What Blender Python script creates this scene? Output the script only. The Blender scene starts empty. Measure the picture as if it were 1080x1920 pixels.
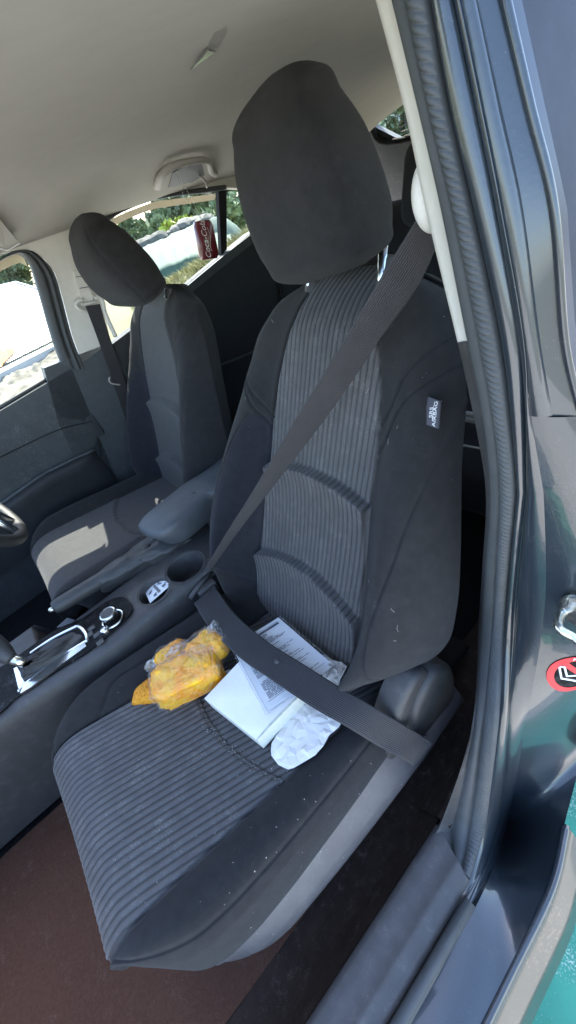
EXPO = 2.9
import bpy, bmesh, math, random
import numpy as np
from mathutils import Matrix, Vector
random.seed(7); RNG = np.random.default_rng(7)
SC = bpy.context.scene; COL = SC.collection

# ------------------------------------------------------------------ camera
CC = np.array([0.82158727, -0.1892572, 0.94435076]); FPX = 733.9
CR = np.array([[0.63839098, 0.71974543, -0.27280664], [0.34721138, -0.58559704, -0.73247551], [-0.68695066, 0.37288419, -0.62374367]])
cam = bpy.data.cameras.new('camera'); cam_o = bpy.data.objects.new('camera', cam); COL.objects.link(cam_o)
cam.sensor_fit = 'VERTICAL'; cam.sensor_height = 36; cam.lens = 36 * FPX / 1920; cam.clip_start = .01; cam.clip_end = 900
mw = Matrix.Identity(4)
for i in range(3):
    mw[i][0] = CR[0][i]; mw[i][1] = -CR[1][i]; mw[i][2] = -CR[2][i]; mw[i][3] = CC[i]
cam_o.matrix_world = mw
SC.camera = cam_o

def hit(px, py, n, c):
    n = np.array(n, float); v = CR.T @ np.array([(px - 540) / FPX, (py - 960) / FPX, 1.0])
    return CC + v * (c - n @ CC) / (n @ v)
def HX(px, py, x): return hit(px, py, (1, 0, 0), x)
def HY(px, py, y): return hit(px, py, (0, 1, 0), y)
def HZ(px, py, z): return hit(px, py, (0, 0, 1), z)
def HW(px, py, off=0.0): return hit(px, py, (1, 0, -.15), -.765 + off)     # leaning upper wall on the driver's side

# ------------------------------------------------------------------ materials
def nn(t, kind, **kw):
    n = t.nodes.new(kind)
    for k, v in kw.items():
        if k in n.inputs: n.inputs[k].default_value = v
        else: setattr(n, k, v)
    return n
def mat(name, col, rough=.6, var=.15, vscale=30, bump=.0, bscale=400, metallic=0, coat=0, sheen=0, spec=.5, col2=None, trans=0, stretch=None, emit=None):
    m = bpy.data.materials.new(name); m.use_nodes = True; t = m.node_tree; L = t.links
    b = t.nodes['Principled BSDF']
    b.inputs['Roughness'].default_value = rough; b.inputs['Metallic'].default_value = metallic
    b.inputs['Coat Weight'].default_value = coat; b.inputs['Coat Roughness'].default_value = .04
    b.inputs['Sheen Weight'].default_value = sheen; b.inputs['Sheen Roughness'].default_value = .5
    b.inputs['Specular IOR Level'].default_value = spec
    b.inputs['Transmission Weight'].default_value = trans
    tc = nn(t, 'ShaderNodeTexCoord'); src = tc.outputs['Object']
    if stretch:
        mp = nn(t, 'ShaderNodeMapping'); mp.inputs['Scale'].default_value = stretch; L.new(src, mp.inputs['Vector']); src = mp.outputs['Vector']
    nz = nn(t, 'ShaderNodeTexNoise', Scale=vscale, Detail=5.0, Roughness=.6); L.new(src, nz.inputs['Vector'])
    cr = nn(t, 'ShaderNodeValToRGB')
    c2 = col2 if col2 else tuple(min(1, c * (1 + var)) for c in col)
    c1 = col if col2 else tuple(c * (1 - var) for c in col)
    cr.color_ramp.elements[0].position = .35; cr.color_ramp.elements[1].position = .65
    cr.color_ramp.elements[0].color = (*c1, 1); cr.color_ramp.elements[1].color = (*c2, 1)
    L.new(nz.outputs['Fac'], cr.inputs['Fac']); L.new(cr.outputs['Color'], b.inputs['Base Color'])
    if bump:
        n2 = nn(t, 'ShaderNodeTexNoise', Scale=bscale, Detail=3.0); L.new(src, n2.inputs['Vector'])
        bp = nn(t, 'ShaderNodeBump', Strength=bump, Distance=.002); L.new(n2.outputs['Fac'], bp.inputs['Height']); L.new(bp.outputs['Normal'], b.inputs['Normal'])
    return m
def dusty(m, col=(.45, .42, .38), amount=.5, scale=14, thr=.55):
    """scatter dust / dirt specks with a shape of their own over a material"""
    t = m.node_tree; L = t.links; b = t.nodes['Principled BSDF']; old = b.inputs['Base Color'].links[0].from_socket
    tc = nn(t, 'ShaderNodeTexCoord'); n1 = nn(t, 'ShaderNodeTexNoise', Scale=scale, Detail=8.0, Roughness=.75); L.new(tc.outputs['Object'], n1.inputs['Vector'])
    n2 = nn(t, 'ShaderNodeTexNoise', Scale=scale * 30, Detail=2.0); L.new(tc.outputs['Object'], n2.inputs['Vector'])
    mu = nn(t, 'ShaderNodeMath', operation='MULTIPLY'); L.new(n1.outputs['Fac'], mu.inputs[0]); L.new(n2.outputs['Fac'], mu.inputs[1])
    mr = nn(t, 'ShaderNodeMapRange'); mr.inputs['From Min'].default_value = thr * .5; mr.inputs['From Max'].default_value = thr * .5 + .1; mr.inputs['To Max'].default_value = amount
    L.new(mu.outputs[0], mr.inputs['Value'])
    mx = nn(t, 'ShaderNodeMix', data_type='RGBA'); mx.inputs[7].default_value = (*col, 1)
    L.new(mr.outputs[0], mx.inputs[0]); L.new(old, mx.inputs[6]); L.new(mx.outputs[2], b.inputs['Base Color'])
    return m
def glassmat(name, tint=(.9, .95, .93), gloss=.09, dust=.0):
    m = bpy.data.materials.new(name); m.use_nodes = True; t = m.node_tree; L = t.links; t.nodes.clear()
    o = nn(t, 'ShaderNodeOutputMaterial'); tr = nn(t, 'ShaderNodeBsdfTransparent'); tr.inputs[0].default_value = (*tint, 1)
    gl = nn(t, 'ShaderNodeBsdfGlossy'); gl.inputs['Roughness'].default_value = .03
    mx = nn(t, 'ShaderNodeMixShader'); mx.inputs[0].default_value = gloss; L.new(tr.outputs[0], mx.inputs[1]); L.new(gl.outputs[0], mx.inputs[2])
    out = mx
    if dust:
        df = nn(t, 'ShaderNodeBsdfDiffuse'); df.inputs[0].default_value = (.7, .68, .62, 1)
        nz = nn(t, 'ShaderNodeTexNoise', Scale=18.0, Detail=8.0); tc = nn(t, 'ShaderNodeTexCoord'); L.new(tc.outputs['Object'], nz.inputs['Vector'])
        mr = nn(t, 'ShaderNodeMapRange'); mr.inputs['From Min'].default_value = .4; mr.inputs['From Max'].default_value = .75; mr.inputs['To Min'].default_value = dust * .3; mr.inputs['To Max'].default_value = dust
        L.new(nz.outputs['Fac'], mr.inputs['Value'])
        m2 = nn(t, 'ShaderNodeMixShader'); L.new(mr.outputs[0], m2.inputs[0]); L.new(mx.outputs[0], m2.inputs[1]); L.new(df.outputs[0], m2.inputs[2]); out = m2
    L.new(out.outputs[0], o.inputs[0]); return m

MT = {}
MT['fabric'] = dusty(mat('black seat cloth', (.0225, .0218, .0222), .92, .12, 60, .55, 1500, sheen=.08, spec=.12), (.3, .29, .28), .10, 40, .66)
MT['fabric2'] = mat('navy black seat cloth', (.0190, .0192, .0235), .9, .12, 60, .5, 1500, sheen=.08, spec=.12)
MT['rib'] = dusty(mat('ribbed seat cloth', (.068, .065, .065), .55, .10, 50, .3, 1500, sheen=.15, spec=.30), (.35, .33, .3), .35, 25, .62)
MT['driver_insert'] = mat('grey seat cloth', (.048, .047, .047), .75, .1, 60, .4, 1200, sheen=.15, spec=.2)
MT['ribgroove'] = mat('stitched rib groove', (.016, .016, .019), .95, .1, 50)
MT['thread'] = mat('dark seam thread', (.018, .018, .02), .9)
MT['belt'] = mat('black belt webbing', (.027, .025, .027), .60, .12, 40, .25, 900, sheen=.1, spec=.35)
MT['headliner'] = mat('grey headliner cloth', (.46, .44, .39), .95, .02, 25, .15, 900, spec=.1)
MT['beige'] = mat('ivory plastic trim', (.62, .59, .53), .55, .03, 60, .15, 1200)
MT['greytrim'] = mat('taupe plastic trim', (.33, .31, .275), .6, .04, 60, .15, 1200)
MT['plastic'] = dusty(mat('charcoal grained plastic', (.043, .041, .041), .52, .1, 40, .3, 1400, spec=.5), (.4, .37, .33), .22, 40, .655)
MT['valance'] = dusty(mat('scuffed charcoal plastic', (.078, .072, .076), .42, .12, 30, .2, 1300, spec=.6), (.4, .38, .36), .22, 40, .66)
MT['doorplastic'] = dusty(mat('blue grey door plastic', (.055, .062, .066), .55, .1, 30, .3, 1300), (.4, .4, .36), .2, 10, .6)
MT['doordark'] = mat('dark door plastic', (.022, .023, .025), .7, .1, 30, .25, 1300)
MT['rubber'] = mat('door seal rubber', (.050, .054, .056), .62, .1, 40, .15, 800, spec=.4)
MT['groove'] = mat('black gap', (.006, .006, .007), .9)
MT['paint'] = dusty(mat('dark green black car paint', (.015, .021, .027), .30, .1, 8, bump=.12, bscale=260, coat=.7, spec=.5), (.35, .33, .28), .25, 40, .70)
MT['paintclean'] = mat('clean dark car paint', (.020, .030, .052), .36, .1, 8, spec=.12)
MT['applique'] = mat('matt sky tinted pillar strip', (.026, .032, .046), .6, .1, 30, spec=.10)  # bluish lift in the base colour stands for reflected sky
MT['rockerpaint'] = dusty(mat('dusty dark car paint', (.022, .022, .016), .35, .2, 12, coat=.4), (.20, .16, .10), .40, 9, .58)
MT['pillarcover'] = mat('grained sky tinted pillar paint', (.040, .050, .074), .34, .1, 40, .30, 700, coat=.5)  # reflected sky blue is mixed into this dark base colour
MT['carpet'] = dusty(mat('glow tinted carpet mat', (.080, .042, .029), .98, .12, 200, .9, 500, spec=.05), (.45, .4, .35), .30, 40, .70)  # reddish brown base carries the warm lens glow over the footwell
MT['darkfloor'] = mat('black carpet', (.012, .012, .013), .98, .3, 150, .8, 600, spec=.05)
MT['gloss'] = dusty(mat('gloss black panel', (.005, .005, .006), .45, .1, 10, spec=.06), (.4, .4, .38), .30, 60, .62)
MT['chrome'] = mat('satin chrome', (.60, .62, .63), .24, .03, 10, metallic=1)
MT['steel'] = mat('zinc plated steel', (.62, .62, .58), .28, .1, 30, metallic=1)
MT['leather'] = mat('black vinyl', (.034, .035, .036), .48, .15, 40, .5, 500, spec=.5)
MT['armrest'] = mat('slate armrest plastic', (.060, .068, .076), .5, .1, 30, .3, 1200, spec=.5)
MT['paper'] = mat('white paper', (.80, .78, .745), .8, .03, 20, .15, 120)
MT['pages'] = mat('page edges', (.66, .66, .58), .9, .12, 260, .5, 400, stretch=(1, 1, 12))
MT['tissue'] = mat('crumpled tissue', (.70, .665, .63), .9, .06, 30, .35, 90)
MT['ink'] = mat('print ink', (.10, .11, .14), .8)
def filmmat(name, fac, rough, scale, dist):
    m = glassmat(name, (.99, .99, 1.0), fac); t = m.node_tree; g = [n for n in t.nodes if n.type == 'BSDF_GLOSSY'][0]; g.inputs['Roughness'].default_value = rough
    tc = nn(t, 'ShaderNodeTexCoord'); v = nn(t, 'ShaderNodeTexNoise', Scale=scale, Detail=4.0, Distortion=1.2); t.links.new(tc.outputs['Object'], v.inputs['Vector'])
    bp = nn(t, 'ShaderNodeBump', Strength=1.0, Distance=dist); t.links.new(v.outputs['Fac'], bp.inputs['Height']); t.links.new(bp.outputs['Normal'], g.inputs['Normal'])
    # wrinkle glints painted in as thin, branching lines of pale diffuse
    ad = nn(t, 'ShaderNodeVectorMath', operation='MULTIPLY_ADD'); ad.inputs[1].default_value = (.02, .02, .02); t.links.new(v.outputs['Color'], ad.inputs[0]); t.links.new(tc.outputs['Object'], ad.inputs[2])
    vo = nn(t, 'ShaderNodeTexVoronoi', feature='DISTANCE_TO_EDGE', Scale=scale * .75); t.links.new(ad.outputs[0], vo.inputs['Vector'])
    mr = nn(t, 'ShaderNodeMapRange', interpolation_type='SMOOTHSTEP'); mr.inputs['From Min'].default_value = .11; mr.inputs['From Max'].default_value = .0; mr.inputs['To Max'].default_value = .14; t.links.new(vo.outputs['Distance'], mr.inputs['Value'])
    mo = nn(t, 'ShaderNodeMath', operation='MULTIPLY'); t.links.new(mr.outputs[0], mo.inputs[0]); mk_ = nn(t, 'ShaderNodeMapRange'); mk_.inputs['From Min'].default_value = .48; mk_.inputs['From Max'].default_value = .68; t.links.new(v.outputs['Fac'], mk_.inputs['Value']); t.links.new(mk_.outputs[0], mo.inputs[1])
    df = nn(t, 'ShaderNodeBsdfDiffuse'); df.inputs[0].default_value = (.95, .92, .85, 1); m2 = nn(t, 'ShaderNodeMixShader'); o = [n for n in t.nodes if n.type == 'OUTPUT_MATERIAL'][0]; pr = o.inputs[0].links[0].from_socket
    t.links.new(mo.outputs[0], m2.inputs[0]); t.links.new(pr, m2.inputs[1]); t.links.new(df.outputs[0], m2.inputs[2]); t.links.new(m2.outputs[0], o.inputs[0])
    return m
MT['sillside'] = dusty(mat('dirty black sill trim', (.030, .021, .017), .8, .15, 30, .3, 900, spec=.15), (.4, .34, .28), .35, 45, .64)
MT['scuff'] = dusty(mat('grey scuff plate', (.066, .063, .062), .55, .1, 40, .3, 1200, spec=.35), (.42, .38, .33), .22, 40, .655)
MT['film'] = filmmat('clear plastic film', .14, .12, 110, .02)
MT['sleeve'] = glassmat('clear document sleeve', (.93, .95, .98), .08)
MT['white'] = mat('white paint', (.8, .8, .8), .6, .02)
MT['red'] = mat('red label', (.62, .012, .02), .4, .03)
MT['canred'] = mat('dark red can', (.15, .010, .018), .35, .05, coat=.4)
MT['glass'] = glassmat('side window glass', (.90, .95, .92), .06, .10)
MT['rearglass'] = glassmat('rear window glass', (.88, .93, .90), .06, .08)
MT['wire'] = mat('defroster wire', (.12, .10, .07), .6)
MT['visor'] = mat('tan rain visor', (.55, .45, .30), .4, .05)
MT['tag'] = mat('grey woven tag', (.060, .060, .075), .8, .1, 80, .3, 1500)
MT['fuzz'] = mat('lint', (.55, .52, .47), .9)

def ribify(m):
    """woven ribs: stitched grooves between raised cords, driven by a rib coordinate stored on the cloth"""
    t = m.node_tree; L = t.links; b = t.nodes['Principled BSDF']; old = b.inputs['Base Color'].links[0].from_socket
    at = nn(t, 'ShaderNodeAttribute', attribute_name='rib'); mu = nn(t, 'ShaderNodeMath', operation='MULTIPLY'); mu.inputs[1].default_value = math.pi; L.new(at.outputs['Fac'], mu.inputs[0])
    s = nn(t, 'ShaderNodeMath', operation='SINE'); L.new(mu.outputs[0], s.inputs[0]); a = nn(t, 'ShaderNodeMath', operation='ABSOLUTE'); L.new(s.outputs[0], a.inputs[0])
    mr = nn(t, 'ShaderNodeMapRange', interpolation_type='SMOOTHSTEP'); mr.inputs['From Min'].default_value = .18; mr.inputs['From Max'].default_value = .80; mr.inputs['To Min'].default_value = .40; mr.inputs['To Max'].default_value = 1.0
    L.new(a.outputs[0], mr.inputs['Value']); mx = nn(t, 'ShaderNodeMix', data_type='RGBA', blend_type='MULTIPLY'); mx.inputs[0].default_value = 1.0
    L.new(old, mx.inputs[6]); L.new(mr.outputs[0], mx.inputs[7]); L.new(mx.outputs[2], b.inputs['Base Color'])
    return m
ribify(MT['rib'])
def weave(m):
    t = m.node_tree; L = t.links; b = t.nodes['Principled BSDF']; at = nn(t, 'ShaderNodeAttribute', attribute_name='rib'); mu = nn(t, 'ShaderNodeMath', operation='MULTIPLY'); mu.inputs[1].default_value = 2 * math.pi; L.new(at.outputs['Fac'], mu.inputs[0])
    s = nn(t, 'ShaderNodeMath', operation='SINE'); L.new(mu.outputs[0], s.inputs[0]); bp = nn(t, 'ShaderNodeBump', Strength=.6, Distance=.0006); L.new(s.outputs[0], bp.inputs['Height'])
    old = b.inputs['Normal'].links[0].from_socket; L.new(old, bp.inputs['Normal']); L.new(bp.outputs['Normal'], b.inputs['Normal']); return m
weave(MT['belt'])
# orange snack
def foodmat():
    m = mat('orange snack', (1.0, .33, .004), .45, .1, 34, 0, 100, col2=(1.0, .52, .014), spec=.5)
    t = m.node_tree; L = t.links; b = t.nodes['Principled BSDF']; tc = nn(t, 'ShaderNodeTexCoord')
    v = nn(t, 'ShaderNodeTexVoronoi', Scale=120.0); L.new(tc.outputs['Object'], v.inputs['Vector'])
    bp = nn(t, 'ShaderNodeBump', Strength=.5, Distance=.003); L.new(v.outputs['Distance'], bp.inputs['Height']); L.new(bp.outputs['Normal'], b.inputs['Normal'])
    return m
MT['food'] = foodmat()
def bumpvor(m, scale, dist, strength=1.0):
    t = m.node_tree; L = t.links; b = t.nodes['Principled BSDF']; tc = nn(t, 'ShaderNodeTexCoord')
    v = nn(t, 'ShaderNodeTexVoronoi', Scale=scale); L.new(tc.outputs['Object'], v.inputs['Vector'])
    bp = nn(t, 'ShaderNodeBump', Strength=strength, Distance=dist); L.new(v.outputs['Distance'], bp.inputs['Height']); L.new(bp.outputs['Normal'], b.inputs['Normal'])
    return m

# ------------------------------------------------------------------ object helpers
def link(o): COL.objects.link(o); return o
def thing(name, label, cat, loc=(0, 0, 0), group=None):
    o = bpy.data.objects.new(name, None); o.empty_display_size = .05; o.location = Vector([float(c) for c in loc])
    return tag(link(o), label, cat, group)
def tag(o, label=None, cat=None, group=None, kind=None):
    if label: o['label'] = label
    if cat: o['category'] = cat
    if group: o['group'] = group
    if kind: o['kind'] = kind
    return o
def wloc(o):
    p = Vector(o.location)
    while o.parent is not None:
        o = o.parent
        if o.type == 'EMPTY': return Vector(o.location)
    return p if o.type == 'EMPTY' else Vector((0, 0, 0))
def obj(name, verts, faces, m, parent=None, smooth=True, mats=None, idx=None, label=None):
    me = bpy.data.meshes.new(name)
    me.from_pydata([tuple(map(float, v)) for v in verts], [], [tuple(int(i) for i in f) for f in faces])
    for mm in (mats or [m]): me.materials.append(MT[mm] if isinstance(mm, str) else mm)
    if idx is not None: me.polygons.foreach_set('material_index', np.array(idx, dtype=np.int32))
    me.polygons.foreach_set('use_smooth', [smooth] * len(me.polygons)); me.update()
    o = link(bpy.data.objects.new(name, me))
    if parent is not None:
        o.parent = parent
        if parent.type == 'EMPTY': o.matrix_parent_inverse = Matrix.Translation(-Vector(parent.location))
    if label: o['label'] = label
    return o
def grid_faces(nr, nc, close=False, off=0):
    f = []
    for i in range(nr - 1):
        for j in range(nc if close else nc - 1):
            k = (j + 1) % nc
            f.append((off + i * nc + j, off + i * nc + k, off + (i + 1) * nc + k, off + (i + 1) * nc + j))
    return f
def gridobj(name, P, m, parent=None, smooth=True, close=False, cap=False, idxf=None, mats=None, flip=False):
    P = np.asarray(P); nr, nc = P.shape[:2]; f = grid_faces(nr, nc, close)
    if cap: f += [tuple(range(nc))[::-1], tuple((nr - 1) * nc + j for j in range(nc))]
    if flip: f = [t[::-1] for t in f]
    return obj(name, P.reshape(-1, 3), f, m, parent, smooth, mats, idxf)
class MB:
    """collects shapes that end up in ONE mesh"""
    def __init__(s): s.v = []; s.f = []; s.i = []; s.mi = 0
    def add(s, v, f):
        o = len(s.v); s.v += [tuple(map(float, p)) for p in v]; s.f += [tuple(o + k for k in t) for t in f]; s.i += [s.mi] * len(f); return s
    def box(s, c, d, R=None, bev=0.0):
        bm = bmesh.new(); bmesh.ops.create_cube(bm, size=1)
        for v in bm.verts: v.co = Vector((v.co.x * d[0], v.co.y * d[1], v.co.z * d[2]))
        if bev: bmesh.ops.bevel(bm, geom=bm.edges[:], offset=bev, segments=3, profile=.5, affect='EDGES')
        Rm = R if R is not None else np.eye(3)
        v = [Rm @ np.array(q.co) + np.array(c) for q in bm.verts]; bm.verts.index_update()
        f = [[q.index for q in t.verts] for t in bm.faces]; bm.free(); return s.add(v, f)
    def tube(s, pts, r, n=10, cap=True):
        pts = np.asarray(pts, float); N = len(pts); rr = np.broadcast_to(np.asarray(r, float), (N,))
        T = np.gradient(pts, axis=0); T /= np.linalg.norm(T, axis=1)[:, None] + 1e-12
        a = np.array([0, 0, 1.0]) if abs(T[0][2]) < .9 else np.array([1.0, 0, 0])
        v = []
        for i in range(N):
            a = a - T[i] * (a @ T[i]); a /= np.linalg.norm(a) + 1e-12; b = np.cross(T[i], a)
            for k in range(n):
                an = 2 * math.pi * k / n; v.append(pts[i] + rr[i] * (a * math.cos(an) + b * math.sin(an)))
        f = grid_faces(N, n, True)
        if cap: f += [tuple(range(n))[::-1], tuple((N - 1) * n + k for k in range(n))]
        return s.add(v, f)
    def lathe(s, c, axis, prof, n=32):
        ax = np.array(axis, float); ax /= np.linalg.norm(ax); a = np.cross(ax, (1, 0, 0)) if abs(ax[0]) < .9 else np.cross(ax, (0, 1, 0)); a /= np.linalg.norm(a); b = np.cross(ax, a)
        v = [np.array(c) + ax * h + r * (a * math.cos(2 * math.pi * k / n) + b * math.sin(2 * math.pi * k / n)) for r, h in prof for k in range(n)]
        return s.add(v, grid_faces(len(prof), n, True))
    def prism(s, poly, d):
        """poly: 3D polygon; d: extrusion vector"""
        p = [np.array(q, float) for q in poly]; n = len(p); d = np.array(d, float)
        v = p + [q + d for q in p]
        f = [tuple(range(n))[::-1], tuple(range(n, 2 * n))] + [(i, (i + 1) % n, n + (i + 1) % n, n + i) for i in range(n)]
        return s.add(v, f)
    def build(s, name, m, parent=None, smooth=True, mats=None, label=None, weld=False):
        return obj(name, s.v, s.f, m, parent, smooth, mats, s.i if mats else None, label)
def smooth_by_angle(o, deg=35):
    me = o.data; bm = bmesh.new(); bm.from_mesh(me)
    for e in bm.edges:
        if len(e.link_faces) == 2 and e.calc_face_angle(0) > math.radians(deg): e.smooth = False
    bm.to_mesh(me); bm.free(); return o
def catmull(pts, n=12):
    pts = [np.array(p, float) for p in pts]; P = [2 * pts[0] - pts[1]] + pts + [2 * pts[-1] - pts[-2]]; out = []
    for i in range(1, len(P) - 2):
        for t in np.linspace(0, 1, n, endpoint=False):
            a, b, c, d = P[i - 1], P[i], P[i + 1], P[i + 2]
            out.append(.5 * (2 * b + (c - a) * t + (2 * a - 5 * b + 4 * c - d) * t * t + (3 * b - a - 3 * c + d) * t ** 3))
    out.append(pts[-1]); return np.array(out)
def resample(pts, n):
    pts = np.asarray(pts, float); d = np.r_[0, np.cumsum(np.linalg.norm(np.diff(pts, axis=0), axis=1))]
    t = np.linspace(0, d[-1], n); return np.stack([np.interp(t, d, pts[:, k]) for k in range(pts.shape[1])], 1)
def dpoly(Q, pl):
    """distance of 2D points Q to a polyline"""
    Q = np.asarray(Q); best = np.full(len(Q), 1e9)
    for a, b in zip(pl[:-1], pl[1:]):
        a = np.array(a); b = np.array(b); ab = b - a; t = np.clip(((Q - a) @ ab) / (ab @ ab + 1e-12), 0, 1)
        best = np.minimum(best, np.linalg.norm(Q - a - t[:, None] * ab, axis=1))
    return best
def text_mesh(name, body, m, size, origin, xdir, ydir, parent=None, extrude=.0002, shear=0, align='CENTER', spacing=1.0, bend=None):
    cu = bpy.data.curves.new(name, 'FONT'); cu.body = body; cu.size = size; cu.extrude = extrude; cu.align_x = align; cu.align_y = 'CENTER'; cu.shear = shear; cu.space_character = spacing
    to = bpy.data.objects.new('tmp', cu); me = bpy.data.meshes.new_from_object(to); bpy.data.objects.remove(to); bpy.data.curves.remove(cu)
    x = np.array(xdir, float); x /= np.linalg.norm(x); y = np.array(ydir, float); y -= x * (x @ y); y /= np.linalg.norm(y); z = np.cross(x, y)
    V = [v.co.copy() for v in me.vertices]
    if bend: P = [bend(v.x, v.y, v.z) for v in V]
    else: P = [np.array(origin) + x * v.x + y * v.y + z * v.z for v in V]
    F = [tuple(p.vertices) for p in me.polygons]; bpy.data.meshes.remove(me)
    return obj(name, P, F, m, parent, smooth=False)
def sstep(x, a, b):
    t = np.clip((x - a) / (b - a), 0, 1); return t * t * (3 - 2 * t)
# ================================================================== SEATS
def interp(x, keys): k = np.array(keys, float); k = k[np.argsort(k[:, 0])]; return np.interp(x, k[:, 0], k[:, 1])
def sinterp(x, keys):
    """smooth (monotone-ish) interpolation"""
    k = np.array(keys, float); k = k[np.argsort(k[:, 0])]; X = np.asarray(x, float)
    d = np.gradient(k[:, 1], k[:, 0]); i = np.clip(np.searchsorted(k[:, 0], X) - 1, 0, len(k) - 2)
    h = k[i + 1, 0] - k[i, 0]; t = np.clip((X - k[i, 0]) / h, 0, 1)
    return (2*t**3 - 3*t**2 + 1) * k[i, 1] + (t**3 - 2*t**2 + t) * h * d[i] + (-2*t**3 + 3*t**2) * k[i + 1, 1] + (t**3 - t**2) * h * d[i + 1]

BW = [(-.06, .16), (0, .20), (.04, .230), (.08, .262), (.14, .282), (.2, .285), (.28, .275), (.34, .262), (.4, .247), (.48, .232), (.54, .213), (.56, .198), (.597, .168), (.617, .125), (.631, .085), (.640, .04)]
BUI = [(-.06, .145), (.1, .143), (.2, .135), (.3, .125), (.4, .120), (.47, .112), (.525, .098), (.57, .084), (.62, .074)]
BCB = [(-.06, .034), (0, .064), (.07, .080), (.16, .074), (.29, .054), (.39, .031), (.45, .016), (.5, .006), (.56, 0), (.63, 0)]
def setrib(o, a): o.data.attributes.new('rib', 'FLOAT', 'POINT').data.foreach_set('value', np.ascontiguousarray(a, dtype=np.float32).ravel())
class Frame:
    def __init__(s, cx, y0, z0, deg):
        s.B = np.array([cx, y0, z0]); a = math.radians(deg); s.n = np.array([0, -math.cos(a), math.sin(a)]); s.v = np.array([0, math.sin(a), math.cos(a)])
    def P(s, u, v, o): return s.B + np.array([1., 0, 0]) * np.asarray(u)[..., None] + s.v * np.asarray(v)[..., None] + s.n * np.asarray(o)[..., None]
    def S(s, px, py, o): p = hit(px, py, s.n, s.n @ s.B + o); return (p - s.B)[0], (p - s.B) @ s.v
BWR = [(v, w * float(np.interp(v, [-.06, .02, .08, .14, .2, .28, .34, .42, .5, .54, .6], [.9, .9, .94, .965, .95, .93, .92, .915, .91, .905, 1]))) for v, w in BW]
def backrest(parent, fr, ribs, nu, nv, wr=None):
    vs = np.r_[np.linspace(-.06, .54, int(nv * .82)), .54 + .100 * np.sin(np.linspace(0, math.pi / 2, int(nv * .18) + 1)[1:])]
    WL = sinterp(vs, BW); WR = sinterp(vs, wr or BW); W = WL; ui = np.minimum(sinterp(vs, BUI), W * .72); cb = sinterp(vs, BCB)
    p = np.linspace(-1, 1, nu); ap = np.abs(p); sg = np.sign(p)
    q = np.clip((ap - .62) / .38, 0, 1); t = 1 - (1 - q) ** 1.8
    U = np.where(ap[None] < .62, p[None] / .62 * ui[:, None], sg[None] * (ui[:, None] + (np.where(p[None] > 0, WR[:, None], WL[:, None]) - ui[:, None]) * t[None]))
    V = np.repeat(vs[:, None], nu, 1); T = np.where(ap < .62, 0, t)[None].repeat(len(vs), 0); CB = cb[:, None]
    tc = .52
    O = np.where(T < tc, CB * sstep(T, 0, tc), CB - (CB + .040) * np.clip((T - tc) / (1 - tc), 0, 1) ** 2.3)
    roll = np.clip((V - .53) / .110, 0, 1) ** 2.2 * .060
    O = O - roll - np.clip(-V / .06, 0, 1) ** 2 * .02
    ins = ap < .62
    # transverse quilting arcs
    arcd = np.full(U.shape, 1.0)
    for c, k in ((.334, 1.35), (.150, 1.9)):
        arcd = np.minimum(arcd, np.abs(c - k * U ** 2 - V))
        va = c - k * U ** 2; dv = va - V
        O += np.where(ins[None], .023 * np.exp(-np.clip(dv, 0, 1) / .040) * sstep(dv, -.006, .010) - .002 * np.exp(-(dv / .004) ** 2), 0)
    if ribs:
        pitch = .0103; fade = np.clip((.62 - ap) / .03, 0, 1)[None]
        O += np.where(ins[None], .0017 * np.abs(np.sin(math.pi * U / pitch)) ** 1.0 * fade * (1 - .8 * np.exp(-(arcd / .006) ** 2)), 0)
    Q = np.stack([U, V], -1).reshape(-1, 2)
    seams = [[(.21, .60), (.177, .543), (.149, .502), (.136, .461), (.117, .42)],
             [(.24, .565), (.213, .548), (.188, .509), (.156, .468), (.138, .42), (.122, .385)],
             [(.213, .56), (.212, .50), (.210, .41), (.209, .331), (.211, .26), (.208, .165), (.217, .10), (.245, .05), (.20, .0)],
             [(-.225, .525), (-.200, .468), (-.150, .426), (-.117, .402)], [(-.22, .475), (-.190, .447), (-.160, .414), (-.121, .384)],
             [(-.160, .415), (-.192, .35), (-.215, .266), (-.240, .16), (-.240, .10), (-.175, .05), (-.14, .02)]]
    g = np.zeros(len(Q))
    for sm in seams:
        d = dpoly(Q, catmull(sm, 8)); g += .0040 * np.exp(-(d / .0021) ** 2) - .0010 * np.exp(-(d / .011) ** 2)
    O -= g.reshape(O.shape)
    edge = np.abs(np.abs(U) - ui[:, None]); O -= .0045 * np.exp(-(edge / .0022) ** 2) - .0018 * np.exp(-(edge / .012) ** 2) * (~ins[None])
    front = fr.P(U, V, O)
    bk = [(.965, -.052), (.92, -.068), (.86, -.086), (.77, -.102), (.5, -.110), (0, -.112), (-.5, -.110), (-.77, -.102), (-.86, -.086), (-.92, -.068), (-.965, -.052)]
    rl = roll[:, :1]; back = fr.P(np.where(np.array([b[0] for b in bk])[None] > 0, WR[:, None], WL[:, None]) * np.array([b[0] for b in bk])[None], np.repeat(vs[:, None], len(bk), 1), np.array([b[1] for b in bk])[None] * (1 - np.clip((vs - .54) / .100, 0, 1) ** 2 * .25)[:, None] + 0 * rl)
    P = np.concatenate([front, back], 1); nc = P.shape[1]; f = grid_faces(len(vs), nc, True); idx = []
    for i in range(len(vs) - 1):
        for j in range(nc):
            if j < nu - 1:
                u = U[i, j]; vv = vs[i]
                if ap[j] < .62 and ap[j + 1] <= .625: idx.append(1)
                elif vv < .40 and abs(u) < interp(vv, [(.45, .13), (.415, .16), (.35, .192), (.266, .212), (.16, .236), (.1, .236), (.05, .175), (0, .14)]) and u < 0: idx.append(2)
                else: idx.append(0)
            else: idx.append(0)
    f += [tuple(range(nc))[::-1], tuple((len(vs) - 1) * nc + j for j in range(nc))]; idx += [0, 0]
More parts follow.
